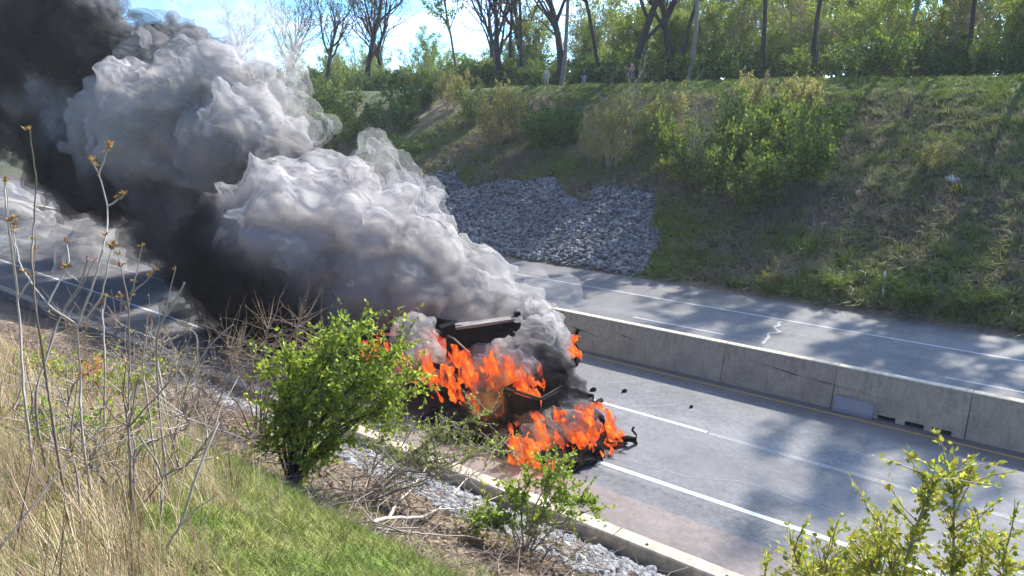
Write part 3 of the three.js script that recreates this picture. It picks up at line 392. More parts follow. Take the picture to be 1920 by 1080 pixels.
  for (let k = 0; k < 46; k++) { const x = -104 + k * 2.6 + r() * 1.5, z = -65 - 5 * r() - (k % 2) * 2, big = x > -40 ? 0.85 : 0.9; const g = k % 3 ? shrubG[k % 3] : shrubD[k % 2]; plant('belt_shrub', g, twigBrown, at(x, z), r() * 7, (0.7 + 0.6 * r()) * big, 'rounded green shrub along the top edge of the far bank', 'shrub', 'shrubs under the tree belt'); }
  for (let k = 0; k < 22; k++) { const x = -106 + k * 5.4 + r() * 2, z = -74 - 6 * r(); plant('belt_shrub', k % 2 ? shrubG[k % 3] : shrubD[0], twigBrown, at(x, z), r() * 7, 0.9 + 0.5 * r(), 'tall shaded shrub deep in the tree belt', 'shrub', 'shaded shrubs in the belt'); }
  // shrubs standing on the slope
  const S = (x, z, w, h, g, mat, label, group) => plant('slope_shrub', g, mat, at(x, z), r() * 7, [w, h, w], label, 'shrub', group);
  S(-40, -48.5, 0.62, 1.15, shrubY[0], twigBrown, 'yellowish twiggy shrub high on the far bank above the stone apron');
  S(-38.3, -49.5, 0.5, 1.0, shrubY[1], twigBrown, 'thin yellowish shrub touching its taller yellowish neighbour');
  S(-33.5, -47.8, 0.62, 0.95, shrubD[0], twigBrown, 'dark green shrub between two yellowish ones on the far bank');
  S(-35.2, -49, 0.55, 0.9, shrubD[1], twigBrown, 'dark green shrub behind the larger dark one');
  S(-27.5, -46, 0.6, 1.3, shrubY[1], barkPale, 'bright sunlit yellow shrub leaning over the stone apron');
  S(-29.4, -46.5, 0.45, 0.8, shrubY[0], barkPale, 'low sunlit yellow shrub at the upper edge of the stones');
  S(-25.5, -50, 0.6, 0.95, shrubY[0], twigBrown, 'open straw coloured shrub just under the bank top');
  for (const [x, z, w, h, k] of [[-16.2, -42.6, 0.75, 0.95, 0], [-16.8, -46.8, 0.85, 1.15, 1], [-13.9, -45.2, 0.75, 0.95, 2], [-19.8, -44, 0.7, 0.9, 1], [-19, -48.5, 0.75, 1.1, 0], [-14.6, -49.5, 0.7, 0.85, 2], [-22.6, -46.8, 0.6, 0.9, 2]]) S(x, z, w, h, shrubG[k], twigBrown, 'leafy bright green shrub of the large thicket on the far bank', 'large green thicket');
  S(-16.6, -53.2, 0.6, 0.8, shrubY[1], twigBrown, 'straw yellow shrub on the bank top above the green thicket');
  S(-20.8, -53.8, 0.5, 0.75, shrubY[0], twigBrown, 'small straw yellow shrub beside the bank top edge');
  for (const [x, z, w, h, k] of [[-49.6, -44.5, 0.9, 0.9, 0], [-62.9, -50, 1.1, 1.1, 1], [-53.8, -50, 0.9, 1.0, 0], [-58, -47, 0.9, 0.9, 1], [-66, -46, 1.1, 1, 0], [-70, -52.5, 1.1, 1.1, 1], [-45.5, -52.5, 0.7, 0.85, 1], [-76, -49, 1.2, 1, 0], [-56, -54.8, 0.8, 0.8, 0]]) S(x, z, w, h, k ? shrubG[1] : shrubD[0], twigBrown, 'dark leafy shrub on the shaded slope behind the smoke', 'shrubs behind the smoke');
  S(-51.7, -55.5, 0.7, 0.85, shrubY[0], twigBrown, 'yellow green shrub at the bank top near the smoke');
  S(-7.4, -47.2, 0.38, 0.42, shrubY[1], barkPale, 'small pale shrub alone in the dry grass of the slope');
  S(-6, -36.4, 0.45, 0.3, shrubG[2], twigBrown, 'low bright green shrub beside the white marker post');
  S(-3.6, -36.8, 0.4, 0.24, shrubG[0], twigBrown, 'low green growth along the far road edge');
  S(-9.2, -36.6, 0.32, 0.22, shrubG[1], twigBrown, 'little green clump at the far road edge');
  S(-12.2, -36.2, 0.25, 0.2, shrubY[1], twigBrown, 'little dry yellow clump at the far road edge');
  plant('young_tree', treeGeo(611, { levels: 3, kids: [8, 4, 3], len: 4.6, rad: 0.075, ratio: 0.5, open: 0.6, lift: 0.14, wander: 0.2, leaves: 2.5, size: 0.16, scatter: 0.12, pal: [...SPRING, [0.25, 0.17, 0.1]], clear: 0.3, minRad: 0.014 }), barkPale, at(-20.6, -44.6), 1, 1, 'thin pale trunked young tree in front of the green thicket', 'tree');
  plant('young_tree', treeGeo(613, { levels: 3, kids: [8, 4, 3], len: 5, rad: 0.06, ratio: 0.45, open: 0.5, lift: 0.16, wander: 0.2, leaves: 1.5, size: 0.16, scatter: 0.1, pal: YELLOW, clear: 0.2, minRad: 0.014 }), barkPale, at(-27.3, -48.5), 3, 1.05, 'bare pale twiggy young tree rising from the sunlit yellow shrub', 'tree');
}
// ground cover of the far bank: tufts of dead and green grass
function tuft(seed, n, h, spread, w) {
  const r = rng(seed), m = new MB();
  for (let k = 0; k < n; k++) { const a = r() * 6.283, lean = spread * (0.25 + r()), hh = h * (0.55 + 0.6 * r()), o = V((r() - 0.5) * spread * 0.5, -0.03, (r() - 0.5) * spread * 0.5), d = V(Math.cos(a), 0, Math.sin(a)), s = V(-d.z, 0, d.x); let prev = null; const g = 0.75 + 0.5 * r(); m.color(g, g, g * (0.8 + 0.3 * r()));
    for (let j = 0; j <= 3; j++) { const t = j / 3, q = o.clone().addScaledVector(d, lean * t * t).add(V(0, hh * (t - 0.25 * t * t * (lean / h)), 0)), ww = w * (1 - t * 0.92), N = d.clone().multiplyScalar(-0.6).add(V(0, 0.8, 0)).normalize(), e = [m.v(...q.clone().addScaledVector(s, -ww).toArray(), N.x, N.y, N.z), m.v(...q.clone().addScaledVector(s, ww).toArray(), N.x, N.y, N.z)]; if (prev) m.quad(prev[0], prev[1], e[1], e[0]); prev = e; } }
  return m;
}
const blade = leafMat({ transmission: 0.3 });
{
  const r = rng(55), A = [[], []], tg = [tuft(1, 12, 0.42, 0.4, 0.035).geo(), tuft(2, 9, 0.3, 0.55, 0.05).geo()];
  for (let k = 0; k < 90000; k++) {
    const x = -92 + 106 * r(), z = -35.6 - 26 * r(); if (apron(x, z) > 0.35) continue; if (x < -40 && r() < 0.5) continue;
    const y = hFar(x, z), a = fbm(x * 0.18, z * 0.22, 9, 4), b = fbm(x * 0.9, z * 0.9, 2, 3), green = clamp(0.52 + a * 1.5 + b * 0.9 + sstep(9.4, 10.6, y) * 0.7 + (r() - 0.5) * 0.5 + sstep(3, 0.5, y) * 0.2), s = (0.6 + 0.8 * r()) * (1 + 0.5 * b) * (y > 10 ? 0.55 : 1);
    const dry = r() < 0.5 ? [0.42, 0.34, 0.26] : [0.3, 0.25, 0.19]; A[r() < 0.5 ? 0 : 1].push({ p: V(x, y, z), q: quat(0.25, r() * 7, 0), s, c: C(mix(dry[0], 0.23, green), mix(dry[1], 0.3, green), mix(dry[2], 0.06, green)) });
  }
  const t = thing('bank_grass', 'rough dead and green grass covering the far bank', 'grass', [0, 0, 0], undefined, 'stuff'); A.forEach((l, k) => copies('tufts', tg[k], blade, l, t));
  // fallen stalks lying down the slope
  const m = new MB(); m.color(1, 1, 1); m.tube([V(0, 0, 0), V(0.5, 0.12, 0.05), V(1.1, 0.1, -0.05), V(1.6, 0, 0.1)], [0.011, 0.01, 0.008, 0.004], 3, false);
  const L = []; for (let k = 0; k < 1800; k++) { const x = -45 + 58 * r(), z = -36.5 - 21 * r(); if (apron(x, z) > 0.2) continue; const g = 0.7 + 0.5 * r(); L.push({ p: V(x, hFar(x, z) + 0.12, z), q: quat(0.2 * r(), r() * 7, 0.5 * (r() - 0.5)), s: 0.4 + 0.9 * r(), c: C(0.4 * g, 0.34 * g, 0.27 * g) }); }
  tag(copies('dead_stalks', m, std({ vertexColors: true }), L), 'dead pale stalks lying over the grass of the far bank', 'stalks');
}
{ // grass of the near bank
  const r = rng(66), gr = [[], []], dry = [[], []], tg = [tuft(11, 9, 0.2, 0.14, 0.007).geo(), tuft(12, 8, 0.14, 0.2, 0.009).geo()], dg = [tuft(13, 11, 0.75, 0.42, 0.006).geo(), tuft(14, 9, 0.45, 0.5, 0.006).geo()];
  for (let k = 0; k < 60000; k++) {
    const d = 2.6 + 16 * Math.pow(r(), 0.8), an = 2.5 - 1.9 * r(), x = -Math.sin(an) * d, z = -Math.cos(an) * d * 0 - r() * 8.2 + 0.8; if (z < -9.5 || Math.hypot(x, z) < 2.4 || x > 1) continue;
    const a = fbm(x * 0.55, z * 0.55, 3, 3), left = sstep(1.3, -1.5, x - 1.92 * z + 0.1 + 4.5 * a + 2 * fbm(x * 1.6, z * 1.6, 5, 2)), y = hNear(x, z), low = sstep(-5.1, -6.0, z + a);
    if (r() < low * 0.7) continue;
    if (r() < 0.18 + 0.52 * left + 0.5 * low) { const g = 0.75 + 0.5 * r(); dry[r() < 0.55 * left + 0.08 ? 0 : 1].push({ p: V(x, y, z), q: quat(0.15 * r(), r() * 7, 0.15 * r()), s: (0.35 + 0.5 * r()) * (left > 0.5 ? 0.6 : 0.42), c: r() < 0.2 ? C(0.24 * g, 0.16 * g, 0.09 * g) : C(0.56 * g, 0.45 * g, 0.27 * g) }); }
    else { const g = 0.7 + 0.6 * r(), yel = clamp(0.5 + 1.2 * fbm(x * 1.6, z * 1.6, 7, 2) + 0.3 * (r() - 0.5)); gr[r() < 0.5 ? 0 : 1].push({ p: V(x, y, z), q: quat(0.15 * r(), r() * 7, 0), s: 0.55 + 0.7 * r(), c: C(mix(0.18, 0.38, yel) * g, mix(0.27, 0.36, yel) * g, mix(0.045, 0.12, yel) * g) }); }
  }
  const st = new MB(), sr = rng(9); for (let k = 0; k < 5; k++) { const a = sr() * 6.3, l = 0.25 * sr(), h = 0.7 + 0.5 * sr(), b = V((sr() - 0.5) * 0.3, -0.05, (sr() - 0.5) * 0.3), g = 0.7 + 0.5 * sr(); st.color(g, g * 0.95, g * 0.9); st.tube([b, b.clone().add(V(Math.cos(a) * l * 0.3, h * 0.5, Math.sin(a) * l * 0.3)), b.clone().add(V(Math.cos(a) * l, h, Math.sin(a) * l))], [0.005, 0.004, 0.002], 3, false); if (k % 2) st.tube([b.clone().add(V(Math.cos(a) * l * 0.3, h * 0.5, Math.sin(a) * l * 0.3)), b.clone().add(V(Math.cos(a + 1.5) * 0.15, h * 0.8, Math.sin(a + 1.5) * 0.15))], [0.003, 0.0015], 3, false); }
  const SL = []; for (let k = 0; k < 1700; k++) { const z = -6.2 + 6.6 * r(), x = -16 + 14 * r(); if (Math.hypot(x, z) < 3 || x - 1.92 * z + 3.5 * fbm(x * 0.6, z * 0.6, 2, 2) > -0.2 + 1.2 * r()) continue; const g = 0.7 + 0.6 * r(); SL.push({ p: V(x, hNear(x, z), z), q: quat(0.35 * (r() - 0.5), r() * 7, 0.35 * (r() - 0.5)), s: 0.3 + 0.55 * r(), c: r() < 0.35 ? C(0.3 * g, 0.2 * g, 0.13 * g) : C(0.6 * g, 0.47 * g, 0.3 * g) }); }
  tag(copies('dry_stalks', st, std({ vertexColors: true }), SL), 'upright thin dead weed stalks standing in the straw', 'stalks');
  const t = thing('fresh_grass', 'short fresh green grass on the near bank', 'grass', [0, 0, 0], undefined, 'stuff'); gr.forEach((l, k) => copies('green_blades', tg[k], blade, l, t));
  const t2 = thing('dry_grass', 'tall straw coloured dead grass on the near bank', 'grass', [0, 0, 0], undefined, 'stuff'); dry.forEach((l, k) => copies('straw_blades', dg[k], blade, l, t2));
  // leaf litter and twigs on the lower slope
  const lf = new MB(); lf.color(1, 1, 1).leaf(V(-0.05, 0, 0), V(1, 0, 0), V(0, 0, 1), 0.1, 0.035, 0.2); const L = [];
  for (let k = 0; k < 16000; k++) { const x = -27 + 24 * r(), z = -11.6 + 6.4 * r(), g = 0.6 + 0.7 * r(); if (fbm(x * 0.7, z * 0.7, 12, 2) < -0.2 && z < -9.8) continue; L.push({ p: V(x, hNear(x, z) + 0.015 + 0.02 * r(), z), q: quat(r() - 0.5, r() * 7, r() - 0.5 + 0.4), s: 0.7 + 0.8 * r(), c: r() < 0.3 ? C(0.3 * g, 0.2 * g, 0.15 * g) : C(0.27 * g, 0.2 * g, 0.13 * g) }); }
  tag(copies('leaf_litter', lf, blade, L), 'brown fallen leaves on the lower near slope', 'leaves');
  const tw = new MB(); tw.color(1, 1, 1).tube([V(-0.5, 0, 0), V(-0.2, 0.05, 0.06), V(0.2, 0.06, -0.03), V(0.6, 0.01, 0.05)], [0.007, 0.006, 0.005, 0.002], 4, false); tw.tube([V(-0.2, 0.05, 0.06), V(0.05, 0.14, 0.25)], [0.006, 0.002], 3, false); const T = [];
  for (let k = 0; k < 1300; k++) { const x = -27 + 24 * r(), z = -11.4 + 6.3 * r(), g = 0.6 + 0.8 * r(); T.push({ p: V(x, hNear(x, z) + 0.04 + 0.1 * r() * r(), z), q: quat(0.5 * (r() - 0.5), r() * 7, 0.6 * (r() - 0.5)), s: 0.5 + 1.1 * r(), c: C(0.23 * g, 0.18 * g, 0.14 * g) }); }
  tag(copies('fallen_twigs', tw, std({ vertexColors: true }), T), 'dead grey twigs strewn over the lower near slope', 'twigs');
}
// bare saplings in front
{
  const tips = [['tall single bare stem standing above the dry grass', 0], ['bare sapling with wide forks and orange buds at its tips', 1], ['bare sapling with three short forks and brown buds', 1], ['short crooked pale stem beside the forked saplings', 0], ['thin pale sapling with two leaning tips', 0], ['slender bare stem with a budding side shoot', 1], ['pale smooth sapling leaning over the others', 0], ['thin upright stem with one side bud', 1], ['curved pale sapling bending towards the green bush', 0], ['pale forked sapling with crooked arms', 0], ['grey sapling with long side arms by the grass edge', 0], ['dark thin stem in the dry grass', 0], ['pale dead stem slanting through the dry grass', 0], ['dark stump with fanned bare shoots', 0], ['thin reddish upright stem in the straw', 1], ['pale leaning stem with a dark tip', 0], ['grey stem with a crooked top in the straw', 0]];
  STEMS.forEach((paths, i) => {
    const r = rng(700 + i), base = paths[0][0], gy = hNear(base[0], base[2]), [label, buds] = tips[i], t = thing('sapling', label, 'sapling', [base[0], gy, base[2]]);
    const wood = new MB(), bud = new MB(), off = V(base[0], gy, base[2]);
    paths.forEach((p, k) => {
      let pts = p.map((q) => V(...q).sub(off)); if (k === 0 && pts[0].y > 0) pts.unshift(V(pts[0].x * 0.9, -0.05, pts[0].z * 0.9));
      const c = new THREE.CatmullRomCurve3(pts), n = pts.length * 4, r0 = k === 0 ? (i === 13 ? 0.02 : 0.0105) : 0.0075, r1 = k === 0 && paths.length > 1 ? 0.0075 : 0.0035, P = [], R = [];
      for (let j = 0; j <= n; j++) { const u = j / n, q = c.getPoint(u); q.add(rdir(r).multiplyScalar(0.004)); P.push(q); R.push(mix(r0, r1, u) * (j % 4 === 0 ? 1.2 : 1)); }
      wood.tube(P, R, 6);
      if (k > 0 || paths.length === 1) { const nb = buds ? 3 : 1; for (let b = 0; b < nb; b++) { const u = b === 0 ? 1 : 0.35 + 0.6 * r(), q = c.getPoint(u); for (let e = 0; e < (buds ? 9 : 4); e++) { bud.color(...pick(r, [[0.42, 0.24, 0.06], [0.35, 0.28, 0.08], [0.4, 0.18, 0.1]])); const d = V(0, 0.8, 0).addScaledVector(rdir(r), 0.9).normalize(); bud.leaf(q, d, rdir(r).cross(d).normalize(), 0.025 + 0.03 * r(), 0.007, 0.2); } } }
    });
    obj('stem', wood, [barkGrey, barkPale, twigBrown][i === 11 || i === 13 || i === 0 ? 2 : i % 2], t); if (bud.i.length) stuff(obj('buds', bud, foliage, t));
  });
}
{ // fallen branches near the kerb
  const labels = ['thick pale fallen branch curving up out of the grass', 'long pale fallen limb lying beside the thick curved one', 'pale side limb of the fallen branch pointing at the stones', 'dark arching dead branch above the stones', 'thin grey branch reaching over the kerb', 'short pale dead stick by the burning lorry', 'short forked dead stick by the kerb', 'long dead stick leaning towards the fire', 'thin dead stick crossing the kerb', 'single thin twig reaching over the shoulder', 'thin branch under the small green bush', 'short dark stick under the small green bush', 'thin brown stick lying in the litter'];
  FALLEN.forEach(([p, rad], i) => { const r = rng(800 + i), o = V(...p[0]), t = thing('fallen_branch', labels[i], 'branch', p[0]), c = new THREE.CatmullRomCurve3(p.map((q) => V(...q).sub(o))), n = p.length * 5, P = [], R = [], m = new MB(), tw = new MB(); for (let j = 0; j <= n; j++) { P.push(c.getPoint(j / n).add(rdir(r).multiplyScalar(rad * 0.3))); R.push(mix(rad, rad * 0.3, j / n)); } m.tube(P, R, 7); for (let k = 0; k < 4; k++) { const q = c.getPoint(0.3 + 0.65 * r()), d = rdir(r).add(V(0, 0.6, 0)).normalize(), L = 0.2 + 0.4 * r(); tw.tube([q, q.clone().addScaledVector(d, L * 0.5), q.clone().addScaledVector(d.addScaledVector(rdir(r), 0.3), L)], [rad * 0.35, rad * 0.25, 0.002], 4, false); } obj('limb', m, [barkPale, barkGrey, barkPale, twigBrown][i % 4], t); obj('twigs', tw, twigBrown, t); });
}
// shaped bush: limbs to given end points, leafy twigs round them
function bush(name, label, pos, ends, o) {
  const r = rng(o.seed), t = thing(name, label, 'shrub', pos), wood = new MB(), leaf = new MB(), R = V(0.785, 0, -0.62), F = V(-0.62, 0, -0.785);
  for (const [a, b, d, s] of ends) {
    const e = R.clone().multiplyScalar(a).addScaledVector(F, d).add(V(0, b, 0)), c = new THREE.CatmullRomCurve3([V(r() * 0.1 - 0.05, -0.15, r() * 0.1 - 0.05), e.clone().multiplyScalar(0.4).add(rdir(r).multiplyScalar(0.12)).add(V(0, 0.12 * b, 0)), e.clone().multiplyScalar(0.75).add(rdir(r).multiplyScalar(0.15)), e]), P = [], Q = [];
    for (let j = 0; j <= 14; j++) { P.push(c.getPoint(j / 14)); Q.push(mix(o.rad, 0.006, j / 14)); } wood.tube(P, Q, 6, false);
    for (let k = 0; k < o.twigs * (s ?? 1); k++) {
      const u = o.from + (1 - o.from) * Math.sqrt(r()), p = c.getPoint(u), d = rdir(r).addScaledVector(V(0, 1, 0), o.lift).normalize(), L = o.twig * (0.5 + 0.8 * r()) * (0.6 + 0.6 * u), pts = [p.clone()]; for (let j = 1; j <= 3; j++) { d.addScaledVector(rdir(r), 0.25).normalize(); pts.push(pts[j - 1].clone().addScaledVector(d, L / 3)); }
      wood.tube(pts, [0.007, 0.005, 0.004, 0.002], 3, false);
      const nl = o.leaves * (o.bareBelow && P[0].y + p.y < o.bareBelow ? 0.15 : 1); for (let k2 = 0; k2 < nl; k2++) { const i = Math.floor(r() * 3), q = pts[i].clone().lerp(pts[i + 1], r()).addScaledVector(rdir(r), o.scatter ?? 0.03); leafAt(leaf, r, q, d, o.size, o.pal); }
    }
  }
  obj('stem', wood, o.bark, t); if (leaf.i.length) stuff(obj('foliage', leaf, foliage, t)); return t;
}
const FRESH = [[0.34, 0.44, 0.04], [0.25, 0.36, 0.03], [0.44, 0.52, 0.06], [0.17, 0.26, 0.03]], LIME = [[0.5, 0.48, 0.05], [0.42, 0.45, 0.06], [0.56, 0.48, 0.06], [0.3, 0.35, 0.05]];
bush('green_bush', 'large bright green bush on the near slope in front of the burning lorry', [-10.6, hNear(-10.6, -7.0), -7.0], [[-0.25, 2.1, 0.1], [-0.35, 0.9, 0], [0.5, 0.8, -0.3], [1.0, 0.9, -0.2], [1.45, 3.05, 0.2], [2.1, 2.6, 0], [2.3, 2.2, -0.2], [1.1, 2.95, -0.2], [0.2, 2.45, -0.1], [0.1, 1.7, -0.3], [0.35, 2.3, 0.2], [0.8, 2.45, 0], [1.2, 2.75, 0.2], [1.6, 2.6, -0.1], [1.55, 2.05, 0.3], [1.95, 2.3, 0.2], [0.8, 1.8, -0.4], [0.35, 1.35, -0.2], [-0.2, 1.4, 0.2], [1.3, 1.6, -0.3], [1.9, 1.65, 0], [2.5, 1.85, 0.4, 0.6], [0.6, 2.15, 0.5], [1.0, 2.2, -0.4]], { seed: 21, rad: 0.035, twigs: 32, from: 0.24, lift: 0.25, twig: 0.5, leaves: 14, size: 0.09, pal: [...FRESH, [0.5, 0.54, 0.06]], bark: barkDark });
bush('thin_bush', 'half bare olive twiggy bush below the large green bush', [-10.0, hNear(-10, -8.1), -8.1], [[0.9, 1.5, 0], [1.5, 1.35, 0.2], [2.1, 1.25, 0], [2.7, 1.15, -0.1], [3.0, 0.85, 0.2], [1.8, 0.9, -0.3], [1.2, 1.0, -0.3], [0.4, 1.2, 0.2], [2.4, 1.6, 0.3]], { seed: 22, rad: 0.022, twigs: 26, from: 0.3, lift: 0.2, twig: 0.5, leaves: 10, size: 0.065, pal: [...FRESH, [0.2, 0.2, 0.08], [0.25, 0.22, 0.12]], bark: barkGrey });
bush('small_bush', 'small green bush growing beside the kerb stones', [-7.0, hNear(-7.0, -9.2), -9.2], [[-0.7, 0.9, 0], [-0.3, 1.15, 0.2], [0.1, 1.4, 0], [0.45, 1.45, 0.2], [0.75, 1.3, -0.1], [1.0, 1.0, 0.1], [0.3, 1.0, -0.3], [-0.5, 0.7, -0.2], [1.45, 0.85, 0.1, 0.5], [0.6, 1.75, 0.1, 0.7], [-0.9, 0.6, 0.1]], { seed: 23, rad: 0.018, twigs: 20, from: 0.4, lift: 0.3, twig: 0.38, leaves: 19, size: 0.075, pal: FRESH, bark: barkGrey });
bush('dead_brush', 'tangle of bare brown brush behind the green bush', [-14.2, hNear(-14.2, -8.6), -8.6], [[-0.8, 1.7, 0], [-0.2, 2.3, 0.2], [0.5, 2.7, 0], [1.1, 2.8, 0.3], [1.6, 2.5, 0], [0.2, 1.8, -0.3], [-1.2, 1.1, 0.2], [1.0, 1.9, -0.4], [-0.6, 2.2, 0.4], [2.0, 2.2, 0.2]], { seed: 24, rad: 0.022, twigs: 46, from: 0.25, lift: 0.35, twig: 0.9, leaves: 1, size: 0.05, pal: [[0.3, 0.24, 0.08], [0.24, 0.25, 0.06]], bark: twigBrown });
bush('dead_brush', 'bare yellowish brush left of the brown tangle', [-14.6, hNear(-14.6, -7.4), -7.4], [[-1.3, 1.3, 0], [-0.8, 1.7, 0.2], [-0.2, 1.5, 0], [-1.6, 0.9, 0.3], [0.2, 1.2, 0], [-0.5, 1.1, -0.3]], { seed: 25, rad: 0.016, twigs: 34, from: 0.25, lift: 0.4, twig: 0.7, leaves: 2, size: 0.05, pal: [[0.36, 0.3, 0.1], [0.28, 0.3, 0.07]], bark: barkGrey });
bush('dead_brush', 'low grey brush and dead shoots at the foot of the green bush', [-9.6, hNear(-9.6, -7.6), -7.6], [[-0.6, 0.7, 0], [0.2, 0.8, 0.2], [1.0, 0.7, 0], [1.6, 0.6, 0.3], [0.6, 0.5, -0.3], [2.1, 0.6, 0]], { seed: 26, rad: 0.016, twigs: 30, from: 0.2, lift: 0.3, twig: 0.6, leaves: 1, size: 0.05, pal: [[0.25, 0.25, 0.08]], bark: barkGrey });
bush('dead_brush', 'low rusty brush on the stones at the small bush', [-6.4, hNear(-6.4, -8.6), -8.6], [[-0.6, 0.45, 0], [0, 0.5, 0.2], [0.5, 0.4, 0], [0.9, 0.35, 0.1], [-0.3, 0.4, -0.2]], { seed: 27, rad: 0.012, twigs: 30, from: 0.15, lift: 0.3, twig: 0.42, leaves: 3, size: 0.05, pal: [[0.34, 0.2, 0.06], [0.25, 0.25, 0.06], [0.3, 0.24, 0.1]], bark: twigBrown });
const LM = { rad: 0.012, twigs: 30, from: 0.3, lift: 1.1, twig: 0.26, leaves: 22, size: 0.043, pal: LIME, bark: barkGrey, scatter: 0.02 };
bush('lime_shrub', 'yellow green budding shrub with one tall spire over the road', [-0.46, hNear(-0.46, -4.95), -4.95], [[-0.1, 2.70, 0, 1.2], [0.12, 2.68, 0.15], [-0.42, 2.15, 0], [-0.6, 2.00, 0.2], [0.45, 1.95, 0.2], [0.5, 1.60, 0], [-0.3, 2.30, 0.2], [0.35, 2.20, 0.1], [-0.7, 1.85, 0.1], [0.3, 1.80, -0.2], [-0.25, 1.90, -0.2], [0.05, 2.15, -0.1], [-0.5, 1.60, -0.15], [0.15, 1.50, -0.3]], { ...LM, twigs: 26, seed: 31 });
bush('lime_shrub', 'dense lime yellow shrub beside the one with the spire', [0.1, hNear(0.1, -4.9), -4.9], [[0.15, 2.40, 0, 1.2], [-0.12, 2.25, 0.2], [0.35, 2.10, 0], [-0.3, 1.90, 0], [0.5, 1.80, 0.1], [0, 1.80, -0.2], [0.25, 1.60, -0.2], [-0.1, 1.50, -0.1]], { ...LM, twigs: 30, seed: 32 });
bush('lime_shrub', 'low lime sprigs with gaps showing the shoulder', [-1.15, hNear(-1.15, -4.8), -4.8], [[-0.15, 1.80, 0, 0.5], [0.1, 1.75, 0.1, 0.6], [0.3, 1.65, 0, 0.7], [-0.35, 1.55, 0, 0.4], [0.45, 1.80, 0.1, 0.6]], { ...LM, seed: 33 });
bush('weed_clump', 'low yellow green weeds along the brow of the near bank', [-11.5, hNear(-11.5, -4.1), -4.1], [[-1.2, 0.5, 0], [-0.6, 0.55, 0.1], [0, 0.5, 0], [0.6, 0.45, 0.1], [1.2, 0.4, 0], [-1.8, 0.5, 0], [-0.3, 0.3, -0.4], [0.8, 0.3, -0.3]], { seed: 41, rad: 0.008, twigs: 26, from: 0.15, lift: 0.7, twig: 0.35, leaves: 10, size: 0.06, pal: [...FRESH, ...LIME], bark: barkGrey });
bush('weed_clump', 'low leafy weeds among the bare saplings in the straw', [-7.6, hNear(-7.6, -2.6), -2.6], [[-0.8, 0.4, 0], [-0.3, 0.45, 0.1], [0.3, 0.4, 0], [0.7, 0.3, 0.1], [-0.1, 0.25, -0.3]], { seed: 42, rad: 0.007, twigs: 20, from: 0.1, lift: 0.7, twig: 0.3, leaves: 8, size: 0.05, pal: FRESH, bark: barkGrey });
bush('dead_brush', 'tangle of thin dead stalks in the straw at the bank foot', [-6.2, hNear(-6.2, -2.5), -2.5], [[-0.9, 0.9, 0], [-0.4, 1.1, 0.1], [0.1, 1.0, 0], [0.5, 0.8, 0.1], [-0.1, 0.7, -0.3], [0.8, 0.7, 0]], { seed: 43, rad: 0.009, twigs: 22, from: 0.1, lift: 0.6, twig: 0.5, leaves: 1, size: 0.04, pal: YELLOW, bark: barkGrey });
bush('dead_brush', 'bare tan shoots between the saplings and the brown tangle', [-12.6, hNear(-12.6, -5.6), -5.6], [[-1.0, 1.2, 0], [-0.5, 1.5, 0.2], [0, 1.4, 0], [0.5, 1.3, 0.2], [0.9, 1.0, 0], [-0.2, 0.9, -0.3], [0.3, 1.7, 0.2]], { seed: 51, rad: 0.012, twigs: 26, from: 0.2, lift: 0.6, twig: 0.6, leaves: 1.5, size: 0.05, pal: YELLOW, bark: barkGrey });
bush('dead_brush', 'bare reddish shoots on the brow behind the tall saplings', [-15.5, hNear(-15.5, -5.9), -5.9], [[-1.2, 1.3, 0], [-0.6, 1.6, 0.2], [0, 1.5, 0], [0.6, 1.4, 0.2], [1.1, 1.1, 0], [-0.2, 1.0, -0.3]], { seed: 52, rad: 0.012, twigs: 24, from: 0.2, lift: 0.6, twig: 0.7, leaves: 1, size: 0.05, pal: YELLOW, bark: twigBrown });

// ---------- smoke ----------
const SOOT = [[0.84, 0.79, 0.735], [0.016, 0.0155, 0.015]];
function smokeField(puffs, o) { // signed distance to the billowing body, and its soot content
  const blend = o.blend;
  const bins = new Map(), key = (x, y, z) => (Math.floor(x / 1.5) + 200) * 40000 + (Math.floor(y / 1.5) + 50) * 200 + Math.floor(z / 1.5) + 100, far = Math.max(1.2, blend * 7);
  const inBin = (x, y, z) => { const k = key(x, y, z); let l = bins.get(k); if (!l) { const c = [x, y, z].map((v) => (Math.floor(v / 1.5) + 0.5) * 1.5), ds = puffs.map((p) => Math.hypot(c[0] - p[0], c[1] - p[1], c[2] - p[2]) - p[3]), m = Math.min(...ds); l = m > 3.9 ? [] : puffs.filter((p, i) => ds[i] < m + 2.6 + far); bins.set(k, l); } return l; };
  const near = (x, y, z) => { let s = 0, w = 0, rr = 0; for (const [cx, cy, cz, r, c] of inBin(x, y, z)) { const dx = x - cx, dy = y - cy, dz = z - cz, d = Math.sqrt(dx * dx + dy * dy + dz * dz) - r, e = Math.exp(-d / blend); s += e; w += e * c; rr += e * r; } return s > 1e-12 ? [-blend * Math.log(s), w / s, rr / s] : [3, 0.3, 1]; };
  near.bin = inBin; return near;
}
function billow(x, y, z, f, n = 3) { let s = 0, a = 1, q = f; for (let k = 0; k < n; k++) { s += a * Math.abs(noise(x * q + k * 7, y * q + 3, z * q + k * 5)); q *= 2.1; a *= 0.42; } return s; }
const smokeMat = (o) => new THREE.MeshPhysicalMaterial({ roughness: 1, specularIntensity: 0, vertexColors: true, side: THREE.DoubleSide, thickness: 0, ...o });
